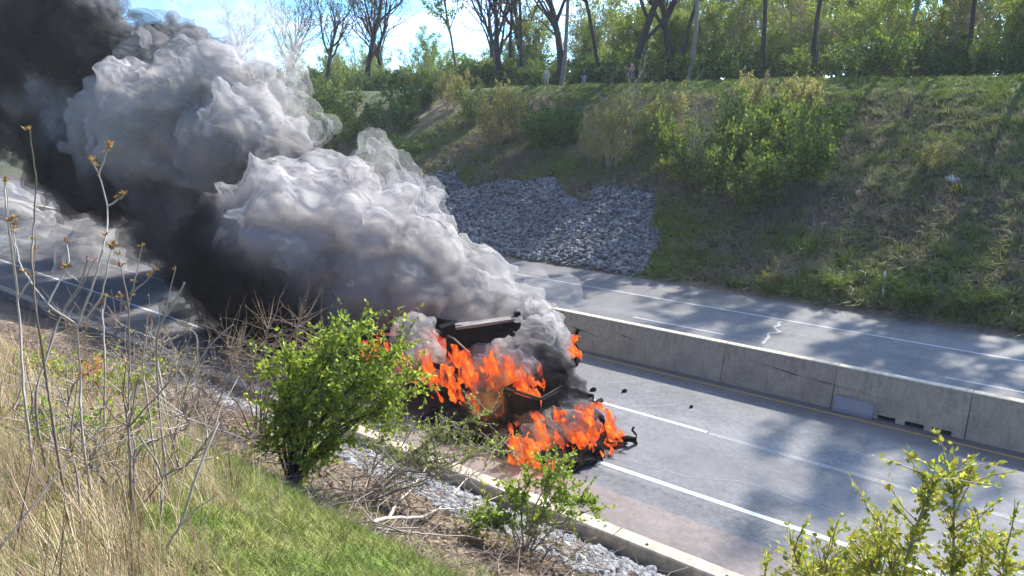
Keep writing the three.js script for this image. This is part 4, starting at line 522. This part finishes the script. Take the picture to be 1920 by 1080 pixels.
function smoke(name, label, puffs, o) {
  const near = smokeField(puffs, o), inB = (x, y, z) => near.bin(x, y, z).length > 0, lo = [1e9, 1e9, 1e9], hi = [-1e9, -1e9, -1e9];
  for (const [x, y, z, r] of puffs) [x, y, z].forEach((v, k) => { lo[k] = Math.min(lo[k], v - r - o.pad); hi[k] = Math.max(hi[k], v + r + o.pad); });
  lo[1] = Math.max(lo[1], o.floor ?? 0.02);
  const tone = (x, y, z) => { const [, s] = near(x, y, z), k = clamp(s + 0.35 * fbm(x * 0.55, y * 0.55, z * 0.55 + 4, 3) * (s > 0.15 && s < 0.93 ? 1 : 0.3)), e = Math.pow(k, o.gamma ?? 0.62); return [0, 1, 2].map((c) => mix(SOOT[0][c], SOOT[1][c], e)); };
  const t = thing(name, label, 'smoke', [0, 0, 0], undefined, 'stuff');
  const warp = (x, y, z) => [x + o.warp * noise(x * 0.35, y * 0.35, z * 0.35), y + o.warp * noise(x * 0.35 + 9, y * 0.35, z * 0.35), z + o.warp * noise(x * 0.35, y * 0.35 + 9, z * 0.35)];
  const g = sample((x, y, z) => { if (!inB(x, y, z)) return 3; const [a, b, c] = warp(x, y, z), [d, , r] = near(a, b, c); if (d > 1.9 || d < -1.9) return d; return d - o.amp * Math.min(1.4, 0.4 + 0.35 * r) * (billow(x, y, z, o.freq, 3) - 0.25); }, lo, hi, o.cell);
  if (o.core !== undefined) obj('billow_body', nets(g, o.core, tone), smokeMat({ transmission: o.through ?? 0.45 }), t);
  const soft = smokeMat({ transparent: true, opacity: o.opacity, transmission: 0.5 }), [nx, ny] = g.n;
  for (let k = 0; k < g.d.length; k++) { const v = g.d[k]; if (v > 1.5 || v < -1.6) continue; const x = lo[0] + (k % nx) * o.cell, y = lo[1] + (Math.floor(k / nx) % ny) * o.cell, z = lo[2] + Math.floor(k / (nx * ny)) * o.cell; g.d[k] = v - o.wisp * fbm(x * o.wf + 20, y * o.wf, z * o.wf, 4); }
  for (const iso of o.shells) obj('smoke_veil', nets(g, iso, tone), soft, t);
  return t;
}
smoke('grey_smoke', 'huge billowing grey and black smoke plume drifting off the burning lorry', PLUME, { blend: 0.28, amp: 1.3, freq: 0.5, cell: 0.18, warp: 0.6, pad: 1.3, core: -0.16, through: 0.55, shells: [-0.1, 0.08, 0.28, 0.52], opacity: 0.3, wisp: 1.1, wf: 0.9 });
smoke('black_smoke', 'black smoke column rising from the front of the lorry', COLUMN, { blend: 0.1, amp: 0.5, freq: 1.9, cell: 0.07, warp: 0.25, pad: 0.5, core: 0.02, through: 0.3, shells: [0.05, 0.13, 0.22], opacity: 0.3, wisp: 0.5, wf: 2.2, floor: 0.3 });
smoke('fire_smoke', 'small pale smoke puffs curling among the flames', FIRESMOKE, { blend: 0.1, amp: 0.5, freq: 1.9, cell: 0.07, warp: 0.25, pad: 0.5, core: -0.12, through: 0.5, shells: [-0.03, 0.09, 0.22], opacity: 0.3, wisp: 0.6, wf: 2.0, floor: 0.12 });
smoke('thin_smoke', 'thin bluish smoke wisps drifting over the stones and far bank', WISP, { blend: 0.3, amp: 0.9, freq: 0.7, cell: 0.2, warp: 0.8, pad: 1, shells: [-0.5, 0.05], opacity: 0.09, wisp: 1.5, wf: 0.55, gamma: 1 });
smoke('road_haze', 'thin grey smoke haze lying over the road behind the saplings', HAZE, { blend: 0.7, amp: 0.7, freq: 0.3, cell: 0.25, warp: 0.6, pad: 1.2, shells: [-0.6, 0], opacity: 0.3, wisp: 1.3, wf: 0.45, gamma: 1 });

// ---------- burning lorry ----------
const char = [C(0.009, 0.0085, 0.0085), C(0.02, 0.018, 0.017), C(0.05, 0.038, 0.03)].map((c) => new THREE.MeshPhysicalMaterial({ color: c, map: soilTex, bumpMap: soilRelief, bumpScale: 0.02, roughness: 0.95, specularIntensity: 0.25 })), rust = std({ color: C(0.22, 0.13, 0.085), map: soilTex, roughness: 0.9 }), ash = std({ color: C(0.34, 0.29, 0.26), map: soilTex, roughness: 0.95 }), tyreMat = std({ color: C(0.016, 0.016, 0.017), roughness: 0.95, bumpMap: soilRelief, bumpScale: 0.03 });
const TX = -12, TZ = -16.9; // the lorry's origin on the road
const lorry = thing('burnt_lorry', 'burnt out articulated lorry collapsed across the near lane and shoulder', 'lorry', [TX, 0, TZ]);
function crumple(g, amp, f) { const p = g.attributes.position; for (let k = 0; k < p.count; k++) { const x = p.getX(k), y = p.getY(k), z = p.getZ(k); p.setXYZ(k, x + amp * noise(x * f, y * f, z * f + 3), y + amp * 0.8 * noise(x * f + 5, y * f, z * f), z + amp * noise(x * f, y * f + 8, z * f)); } g.computeVertexNormals(); return g; }
const slab = (cx, cy, cz, sx, sy, sz, q, amp = 0.05, f = 1.6) => { const g = new THREE.BoxGeometry(sx, sy, sz, Math.max(1, Math.round(sx / 0.12)), Math.max(1, Math.round(sy / 0.12)), Math.max(1, Math.round(sz / 0.12))); if (q) g.applyQuaternion(q); g.translate(cx, cy, cz); return crumple(g, amp, f); };
const part = (name, g, m) => obj(name, g, m, lorry);
for (const s of [-1, 1]) part('chassis_rail', slab(-5.5, 0.78, s * 0.43, 13.5, 0.26, 0.09, quat(0, 0.02, -0.006), 0.04), char[1]);
for (const x of [1.2, -3.1, -4.4, -11.6, -12.9]) { const m = new MB(); m.tube([V(x, 0.5, -1.1), V(x, 0.5, 1.1)], 0.08, 10); part('axle', m, char[1]); }
for (const x of [-3.1, -4.4, -11.6, -12.9]) for (const s of [-1, 1]) {
  const w = new THREE.Group(); w.name = 'wheel'; w.position.set(x, 0.48, s * 1.05); lorry.add(w);
  const pr = [[0.27, -0.14], [0.42, -0.15], [0.49, -0.1], [0.5, 0], [0.49, 0.1], [0.42, 0.15], [0.27, 0.14]].map(([a, b]) => new THREE.Vector2(a, b)), tg = new THREE.LatheGeometry(pr, 26); tg.rotateX(Math.PI / 2); obj('tyre', crumple(tg, 0.05, 4), tyreMat, w);
  const rg = new THREE.LatheGeometry([[0.05, 0.05], [0.14, 0.06], [0.16, 0], [0.25, -0.03], [0.275, 0.11], [0.285, 0.13]].map(([a, b]) => new THREE.Vector2(a, b)), 20); rg.rotateX(Math.PI / 2); obj('rim', rg, char[2], w);
}
// cab shell: burnt box with its roof gone
part('cab_wall', slab(0.25, 0.68, 1.55, 1.2, 1.22, 0.06, quat(0.08, 0.05, 0.03), 0.06), char[0]);
part('cab_wall', slab(0.3, 0.6, 0.35, 1.1, 0.9, 0.06, quat(-0.12, -0.04, 0.05), 0.08), char[0]);
part('cab_wall', slab(-0.32, 0.72, 0.95, 0.06, 1.25, 1.25, quat(0, 0.03, 0.07), 0.06), char[0]);
part('firewall', slab(0.82, 0.68, 0.95, 0.07, 1.2, 1.2, quat(0, 0.06, -0.1), 0.08), char[0]);
{ const m = new MB(); for (const [x, z, sx, sz] of [[0.25, 1.52, 1.2, 0.06], [0.25, 0.4, 1.2, 0.06], [-0.32, 0.95, 0.06, 1.1], [0.82, 0.95, 0.06, 1.1]]) m.box(x, 1.3, z, sx, 0.06, sz, quat(0.02, 0.04, -0.03)); part('cab_rim', m, char[2]); }
part('cab_floor', slab(0.2, 0.35, -0.3, 1.5, 0.2, 1.7, quat(0.05, 0, -0.06), 0.1), char[0]);
part('engine', crumple(new THREE.IcosahedronGeometry(1, 4).scale(0.75, 0.42, 0.5).translate(1.35, 0.42, 0.3), 0.3, 2.6), char[0]);
part('bonnet', slab(1.75, 0.3, 1.2, 1.0, 0.06, 1.1, quat(0.25, 0.3, -0.22), 0.14, 2), char[0]);
part('bonnet', slab(1.5, 0.16, 2.1, 1.1, 0.05, 0.9, quat(-0.15, -0.2, 0.1), 0.14, 2), char[0]);
part('bumper', slab(2.35, 0.28, 0.7, 0.12, 0.2, 1.9, quat(0, 0.35, 0.05), 0.1, 2), char[0]);
part('bumper', slab(2.62, 0.14, 0.2, 0.75, 0.1, 0.12, quat(0.1, 0.35, 0.12), 0.12, 3), char[0]); part('mirror_arm', slab(2.96, 0.28, 0, 0.035, 0.56, 0.03, quat(0.12, 0.2, 0.1), 0.12, 5), char[0]); part('mirror_arm', slab(2.98, 0.12, 0.02, 0.14, 0.2, 0.1, quat(0.1, 0.5, 0.2), 0.08, 5), char[0]);
{ const r = rng(12); for (let k = 0; k < 16; k++) part('wreck_piece', slab(0.6 + 2 * r(), 0.06 + 0.12 * r(), -0.6 + 3.2 * r(), 0.2 + 0.4 * r(), 0.04 + 0.06 * r(), 0.15 + 0.3 * r(), quat(r() - 0.5, r() * 6, r() - 0.5), 0.08, 3), char[k % 3 === 2 ? 2 : 0]); }
{ const m = new MB(); m.tube([V(-1.0, 0.62, 1.25), V(-2.3, 0.6, 1.25)], 0.32, 14); part('fuel_tank', m, char[0]); const e = new MB(); e.tube([V(-0.95, 0.9, -0.9), V(-0.98, 2.0, -0.95), V(-1.05, 2.3, -1.0)], [0.07, 0.07, 0.08], 8); part('exhaust_stack', e, char[1]); }
{ const m = new MB(), q = quat(0.05, 0.5, 0.25); m.box(-1.2, 1.75, 0.0, 0.05, 0.55, 0.05, q); m.box(-0.95, 1.78, -0.12, 0.05, 0.5, 0.05, q); m.box(-1.1, 2.02, -0.06, 0.34, 0.05, 0.05, q); m.box(-1.06, 1.5, -0.06, 0.34, 0.05, 0.05, q); part('window_frame', m, char[0]); }
// trailer: headboard, deck beams, posts, sagging side boards
const HQ = (x, z) => quat(x, -0.575, z);
part('headboard', slab(-2.65, 1.88, -0.1, 0.07, 1.15, 2.3, HQ(0, -0.06), 0.07, 1.2), char[0]);
part('headboard_rail', slab(-2.6, 2.46, -0.12, 0.3, 0.09, 2.2, HQ(0.05, -0.1), 0.03), ash);
part('headboard_post', slab(-2.02, 2.38, -1.12, 0.18, 0.62, 0.16, HQ(0, 0.03), 0.03), char[0]);
part('headboard_post', slab(-3.22, 2.36, 0.86, 0.3, 0.36, 0.5, HQ(0.25, -0.1), 0.06), char[0]);
part('headboard_fin', slab(-3.1, 1.6, 0.6, 0.06, 0.8, 0.5, HQ(0.2, 0.2), 0.07), rust);
part('headboard_fin', slab(-2.5, 1.25, -0.3, 0.06, 0.5, 0.4, HQ(0.5, 0.1), 0.08), char[0]);
for (let k = 0; k < 9; k++) part('deck_beam', slab(-3.2 - k * 1.15, 1.12 - 0.02 * k, 0, 0.1, 0.12, 2.45, quat(0.02 * (k % 3), 0.02, 0.04), 0.05), char[k % 2]);
for (const s of [-1, 1]) { part('side_rail', slab(-7.6, 1.2, s * 1.25, 10.2, 0.16, 0.07, quat(0, 0.005 * s, 0.012), 0.1, 0.8), char[1]); part('side_board', slab(-6.4, 1.5, s * 1.25, 3.4, 0.5, 0.05, quat(s * 0.1, 0, 0.1), 0.22, 0.9), char[0]); }
{ const m = new MB(); m.tube([V(-3.6, 2.3, 1.0), V(-2.9, 2.15, 0.95), V(-2.3, 1.8, 0.9)], 0.03, 6); part('bent_rod', m, ash); }

// ---------- wreckage lying about ----------
{ // soot and melted matter on the asphalt under the fire
  const m = new MB(), c = [], n = 90; const mid = m.v(-13, 0.007, -16.2, 0, 1, 0);
  for (let k = 0; k <= n; k++) { const a = k / n * Math.PI * 2, e = 1 + 0.3 * fbm(Math.cos(a) * 3, Math.sin(a) * 3, 4, 3) + 0.16 * noise(Math.cos(a) * 11, Math.sin(a) * 11, 2), x = -13.0 + 3.7 * Math.cos(a) * e, z = -15.9 + 2.2 * Math.sin(a) * e; c.push(m.v(x, 0.007, z, 0, 1, 0, x, z)); if (k) m.tri(mid, c[k], c[k - 1]); }
  struct(tag(obj('scorched_asphalt', m, std({ color: C(0.02, 0.019, 0.02), map: soilTex, roughness: 0.7 })), 'black scorched asphalt under the burning lorry'));
}
{ const r = rng(14); for (let k = 0; k < 32; k++) { const w = k < 14 ? [-2.8 + 3.6 * r(), 1.75 + 0.75 * r()] : [-1 + 3.4 * r(), 0.8 + 1.8 * r()], s = 0.2 + 0.35 * r(); obj('wreck_heap', crumple(new THREE.IcosahedronGeometry(1, 3).scale(s * 1.3, s * 0.6, s).translate(w[0], s * 0.3, w[1]), 0.3 * s + 0.1, 4), char[k % 5 === 4 ? 2 : 0], lorry); } }
{
  const t = thing('burning_fragment', 'charred cab fragment with pale panels lying against the barrier', 'wreckage', [-14.1, 0, -21.2]);
  obj('frame', slab(0, 0.55, 0, 0.5, 1.1, 0.3, quat(0.1, 0.4, 0.2), 0.25, 2.2), char[0], t);
  obj('panel', slab(-0.15, 1.2, 0.1, 0.3, 0.5, 0.05, quat(0.2, 0.5, 0.5), 0.1, 2), std({ color: C(0.55, 0.57, 0.56), roughness: 0.5 }), t);
  obj('panel', slab(0.05, 0.85, 0.25, 0.16, 0.34, 0.05, quat(0.1, 0.2, 0.3), 0.06, 2), std({ color: C(0.3, 0.4, 0.22), roughness: 0.6 }), t);
  obj('bracket', slab(0.25, 1.0, 0.1, 0.1, 0.8, 0.08, quat(0, 0.2, -0.3), 0.12, 2), char[0], t);
}
{ const r = rng(17), L = ['small black debris lump on the road by the lane dash', 'black debris lump on the road before the barrier', 'tiny black debris scrap in the lane, far from the fire', 'black debris lump at the end of the lane dash']; [[-12.06, -19.6, 0.1], [-11.2, -20.15, 0.09], [-8.92, -20.3, 0.07], [-12.2, -18.8, 0.11]].forEach(([x, z, s], k) => { const o = obj('road_debris', crumple(new THREE.IcosahedronGeometry(1, 2).scale(s, s * 0.7, s * 1.1), s * 0.9, 9), char[0]); o.position.set(x, s * 0.45, z); tag(o, L[k], 'debris'); }); }

// ---------- flames ----------
const EXP = renderer.toneMappingExposure;
const glow = (r, g, b, o) => new THREE.MeshStandardMaterial({ color: C(0.02, 0.01, 0.005), roughness: 1, emissive: C(r / EXP, g / EXP, b / EXP), transparent: true, opacity: o, side: THREE.DoubleSide });
const flameTones = [glow(0.8, 0.07, 0.014, 0.25), glow(0.95, 0.095, 0.016, 0.5), glow(1.05, 0.155, 0.02, 0.68), glow(1.2, 0.27, 0.025, 0.8), glow(1.45, 0.52, 0.07, 0.9)];
function byHeat(geo, heat, n) { // sort the triangles of a mantle into colour-temperature bins
  const I = geo.index.array, p = geo.attributes.position, bins = Array.from({ length: n }, () => []);
  for (let k = 0; k < I.length; k += 3) { const x = (p.getX(I[k]) + p.getX(I[k + 1]) + p.getX(I[k + 2])) / 3, y = (p.getY(I[k]) + p.getY(I[k + 1]) + p.getY(I[k + 2])) / 3, z = (p.getZ(I[k]) + p.getZ(I[k + 1]) + p.getZ(I[k + 2])) / 3; bins[clamp(Math.floor(heat(x, y, z) * n), 0, n - 1)].push(I[k], I[k + 1], I[k + 2]); }
  return bins.map((l) => { if (!l.length) return null; const map = new Map(), P = [], N = [], J = []; for (const q of l) { if (!map.has(q)) { map.set(q, P.length / 3); P.push(p.getX(q), p.getY(q), p.getZ(q)); N.push(geo.attributes.normal.getX(q), geo.attributes.normal.getY(q), geo.attributes.normal.getZ(q)); } J.push(map.get(q)); } const g = new THREE.BufferGeometry(); g.setAttribute('position', new THREE.Float32BufferAttribute(P, 3)); g.setAttribute('normal', new THREE.Float32BufferAttribute(N, 3)); g.setIndex(J); return g; });
}
function flames(label, blobs, o = {}) { // ragged tongues: licking noise stretched along the draught
  const t = thing('flame', label, 'fire'), lo = [1e9, 1e9, 1e9], hi = [-1e9, -1e9, -1e9], f = o.f ?? 1;
  for (const [x, y, z, r, h] of blobs) { lo[0] = Math.min(lo[0], x - r * 1.4 - h * 0.4); hi[0] = Math.max(hi[0], x + r * 1.4); lo[1] = Math.min(lo[1], y - 0.15); hi[1] = Math.max(hi[1], y + h * 1.35); lo[2] = Math.min(lo[2], z - r * 1.4); hi[2] = Math.max(hi[2], z + r * 1.4); }
  const g = sample((x, y, z) => {
    let d = 9; for (const [cx, cy, cz, r, h] of blobs) { const u = (y - cy) / h, lean = Math.max(0, u) * h * 0.35, dx = (x - cx + lean) / r, dz = (z - cz) / r, e = Math.sqrt(dx * dx + dz * dz) - 1 + Math.max(0, u) * 0.8 + (u < 0 ? -u * 4 : 0); d = Math.min(d, e * r); }
    if (d > 0.9) return d; const wx = x + 0.12 * noise(x * 2, y * 2, z * 2 + 7), wz = z + 0.12 * noise(x * 2 + 3, y * 2, z * 2), s = y * 1.3, R = o.rag ?? 1;
    return d * 0.7 + 0.2 + R * 1.1 * (0.75 * noise(wx * 2.6 * f + y * 1.1, s * f, wz * 2.6 * f) + 0.6 * noise(wx * 6.1 * f + y * 2, s * 2 * f, wz * 6.1 * f + 4) + 0.32 * noise(wx * 13 + y * 4, y * 5, wz * 13));
  }, lo, hi, o.cell ?? 0.042);
  const heat = (x, y, z) => 0.5 + (o.heat ?? 0) + 0.75 * noise(x * 4 + y * 2, y * 3, z * 4) + 0.5 * noise(x * 11 + y * 5, y * 7, z * 11);
  byHeat(nets(g, 0.02), (x, y, z) => heat(x, y, z) - 0.22, 5).forEach((q, k) => q && obj('flame_mantle', q, flameTones[k], t));
  byHeat(nets(g, -0.18), (x, y, z) => heat(x, y, z) + 0.12, 5).forEach((q, k) => q && obj('flame_heart', q, flameTones[k], t));
  return t;
}
flames('bright orange flames pouring out behind the burnt cab', [[-12.95, 0.45, -15.7, 0.42, 0.8], [-13.9, 0.6, -15.7, 0.48, 0.7], [-14.6, 0.8, -15.8, 0.42, 0.6], [-13.0, 0.15, -15.25, 0.3, 0.55], [-12.6, 1.0, -16.1, 0.3, 0.55], [-11.9, 1.2, -16.1, 0.22, 0.35], [-13.4, 1.1, -16.4, 0.4, 0.6]]);
flames('low ragged orange flames over the collapsed lorry front', [[-10.6, 0.05, -14.25, 0.3, 0.45], [-10.3, 0.05, -14.8, 0.34, 0.6], [-10.05, 0.08, -15.4, 0.36, 0.75], [-9.75, 0.05, -16.0, 0.36, 0.7], [-9.5, 0.05, -16.6, 0.26, 0.4]]);
flames('small orange flame beside the burnt cab wall', [[-11.35, 0.7, -15.6, 0.16, 0.55]], { cell: 0.03 });
flames('small flame on the fragment by the barrier', [[-13.75, 0.55, -20.9, 0.3, 0.5]], { cell: 0.04 });
flames('orange flames seen through the twigs of the green bush', [[-17.9, 1.0, -15.6, 0.32, 0.5], [-17.2, 0.9, -15.6, 0.28, 0.4], [-15.7, 0.8, -15.6, 0.32, 0.5]]);
flames('red flames half hidden in smoke above the trailer', [[-17.6, 0.6, -17.2, 0.45, 0.8], [-16.9, 0.6, -17.0, 0.45, 0.8], [-16.2, 0.6, -16.6, 0.4, 0.7], [-18.2, 0.8, -17.0, 0.4, 0.7]], { heat: -0.3 });
flames('lone flame burning in the verge behind the bare saplings', [[-16.65, 2.8, -6.4, 0.4, 1.15], [-16.3, 2.8, -6.5, 0.3, 0.7]], { rag: 0.3, cell: 0.035 });
for (const [x, y, z, i] of [[-12.6, 1.2, -14.7, 4], [-9.9, 0.7, -13.8, 2]]) { const l = new THREE.PointLight(C(1, 0.42, 0.1), i, 0, 2); l.position.set(x, y, z); l.shadow.radius = 20; l.castShadow = true; l.name = 'fire_light'; scene.add(l); }

// ---------- small things ----------
{
  const x = -7.07, z = -36.45, t = thing('marker_post', 'white flexible marker post standing at the foot of the far bank', 'post', [x, hFar(x, z) - 0.05, z]), m = new MB();
  m.box(0, 0.62, 0, 0.1, 1.24, 0.02, quat(0, 0, 0.02)); m.tube([V(0.012, 1.24, 0), V(0.013, 1.27, 0)], [0.05, 0.03], 8); obj('post', m, std({ color: C(0.72, 0.72, 0.68), roughness: 0.6 }), t);
  const b = new MB(); b.box(0.008, 1.05, 0.0125, 0.085, 0.1, 0.004, quat(0, 0, 0.02)); obj('reflector', b, std({ color: C(0.6, 0.5, 0.2), roughness: 0.4 }), t);
}
{ const o = obj('litter_bag', crumple(new THREE.IcosahedronGeometry(1, 3).scale(0.3, 0.16, 0.22), 0.25, 5), std({ color: C(0.75, 0.76, 0.78), roughness: 0.6 })); o.position.set(-6.25, hFar(-6.25, -46.24) + 0.14, -46.24); tag(o, 'crumpled white litter bag in the dry grass of the far bank', 'litter'); }
// people watching from the top of the far bank
function person(label, pos, turn, look, pose) {
  const caps = [], add = (a, b, ra, rb, c) => caps.push([...a, ...b, ra, rb, c]);
  const S = look.skin, T = look.top, L = look.legs, B = [0.05, 0.045, 0.04];
  for (const s of [-1, 1]) {
    const st = pose.stance * s; add([0.085 * s, 0.92, 0], [0.1 * s + st * 0.3, 0.5, 0.03 * s], 0.085, 0.058, L); add([0.1 * s + st * 0.3, 0.5, 0.03 * s], [0.1 * s + st * 0.5, 0.1, 0], 0.056, 0.04, L); add([0.1 * s + st * 0.5, 0.05, -0.03], [0.12 * s + st * 0.55, 0.035, 0.17], 0.045, 0.035, B);
    const [el, ha] = s < 0 ? pose.left : pose.right, sh = [0.18 * s, 1.42, 0]; add(sh, el, 0.052, 0.042, look.bareArms ? S : T); add(el, ha, 0.041, 0.028, look.bareArms || !look.sleeves ? S : T);
    const d = V(...ha).sub(V(...el)).normalize(), side = V(0, 0, 1).cross(d).normalize(), palm = V(...ha).addScaledVector(d, 0.07); add(ha, palm.toArray(), 0.027, 0.034, S);
    for (let k = 0; k < 4; k++) { const o = palm.clone().addScaledVector(side, (k - 1.5) * 0.02), kn = o.clone().addScaledVector(d, 0.05), tip = kn.clone().addScaledVector(d, 0.02 + 0.008 * [1, 2, 1.6, 0][k]).add(V(0, 0, 0.02)); add(o.toArray(), kn.toArray(), 0.01, 0.009, S); add(kn.toArray(), tip.toArray(), 0.009, 0.008, S); }
    const th = V(...ha).addScaledVector(d, 0.03).addScaledVector(side, -0.028 * s); add(th.toArray(), th.clone().addScaledVector(side, -0.025 * s).addScaledVector(d, 0.045).toArray(), 0.011, 0.009, S);
  }
  add([0, 0.93, 0], [0, 1.12, 0.01], 0.135, 0.13, L); add([0, 1.08, 0], [0, 1.32, 0], 0.13, 0.15, T); add([-0.11, 1.38, 0], [0.11, 1.38, 0], 0.095, 0.095, T); add([0, 1.42, 0], [0, 1.55, 0.01], 0.055, 0.05, S);
  add([0, 1.66, 0.01], [0, 1.6, 0.035], 0.098, 0.075, S); add([0, 1.645, 0.11], [0, 1.615, 0.125], 0.014, 0.018, S); for (const s of [-1, 1]) { add([0.1 * s, 1.65, 0], [0.1 * s, 1.62, 0], 0.018, 0.014, S); add([0.035 * s, 1.665, 0.098], [0.04 * s, 1.665, 0.098], 0.012, 0.012, [0.06, 0.05, 0.05]); } add([-0.02, 1.565, 0.1], [0.02, 1.565, 0.1], 0.01, 0.01, [S[0] * 0.75, S[1] * 0.55, S[2] * 0.55]);
  const dist = (x, y, z, want) => { let m = 9, c = S, acc = 0; for (const [ax, ay, az, bx, by, bz, ra, rb, col] of caps) { const ux = bx - ax, uy = by - ay, uz = bz - az, t = clamp(((x - ax) * ux + (y - ay) * uy + (z - az) * uz) / (ux * ux + uy * uy + uz * uz + 1e-9)), d = Math.hypot(x - ax - ux * t, y - ay - uy * t, z - az - uz * t) - mix(ra, rb, t); if (d < m) { c = col; } const k = Math.min(0.03, ra * 1.2), h = clamp(0.5 + 0.5 * (m - d) / k); m = m > 8 ? d : mix(m, d, h) - k * h * (1 - h); } return want ? c : m; };
  const t = thing('person', label, 'person', pos); t.rotation.y = turn; t.scale.setScalar(look.size ?? 1);
  const ext = pose.reach ?? 0.5; obj('body', nets(sample((x, y, z) => dist(x, y, z), [-0.5, -0.04, -0.25], [0.5, 1.85, 0.5], 0.02), 0, (x, y, z) => dist(x, y, z, true)), std({ vertexColors: true, roughness: 0.85 }), t);
  const hg = nets(sample((x, y, z) => { const d = Math.hypot(x, (y - 1.69) * 0.95, z + 0.015) - 0.113, cut = Math.max(0.055 - (y - 1.6) * 0.55 - 0.0 - (0.05 - z) * 0.9, z - 0.075); return Math.max(d, cut * 0.6) + 0.006 * noise(x * 40, y * 30, z * 40); }, [-0.16, 1.5, -0.16], [0.16, 1.86, 0.16], 0.0135), 0); obj('hair', hg, std({ color: C(...look.hair), roughness: 0.9 }), t);
  return t;
}
const SK = [0.45, 0.29, 0.22];
person('person in pale grey clothes standing on the far bank top', [-43.4, hFar(-43.4, -60.3) - 0.02, -60.3], 0.6, { skin: SK, top: [0.5, 0.52, 0.5], legs: [0.42, 0.44, 0.43], hair: [0.3, 0.28, 0.25], sleeves: true, size: 1.03 }, { stance: 0.05, left: [[-0.25, 1.15, -0.02], [-0.22, 0.9, 0.1]], right: [[0.25, 1.15, -0.02], [0.22, 0.9, 0.1]] });
person('person in navy shirt and pale blue jeans half behind a yellow shrub', [-38.9, hFar(-38.9, -60) - 0.25, -60], 0.5, { skin: SK, top: [0.03, 0.03, 0.08], legs: [0.2, 0.29, 0.42], hair: [0.12, 0.05, 0.03], size: 0.98 }, { stance: 0.08, left: [[-0.26, 1.17, 0], [-0.12, 1.05, 0.18]], right: [[0.26, 1.17, 0], [0.12, 1.05, 0.18]] });
person('person with bare arms raising a phone on the far bank top', [-34.1, hFar(-34.1, -60.3) - 0.02, -60.3], 0.65, { skin: [0.5, 0.3, 0.24], top: [0.42, 0.24, 0.21], legs: [0.05, 0.05, 0.1], hair: [0.4, 0.25, 0.16], bareArms: true, size: 1.05 }, { stance: 0.12, left: [[-0.27, 1.25, 0.12], [-0.1, 1.5, 0.3]], right: [[0.28, 1.28, 0.12], [0.12, 1.52, 0.3]] });
{ const o = new MB(); o.box(0, 0, 0, 0.15, 0.08, 0.012); const m = obj('phone', o, std({ color: C(0.6, 0.6, 0.62), roughness: 0.3 })); const v = V(0, 1.63 * 1.05, 0.36 * 1.05).applyAxisAngle(V(0, 1, 0), 0.65); m.position.set(-34.1 + v.x, hFar(-34.1, -60.3) - 0.02 + v.y, -60.3 + v.z); m.rotation.y = 0.65; tag(m, 'pale phone held up by the bare armed person', 'phone'); }
renderer.render(scene, camera);
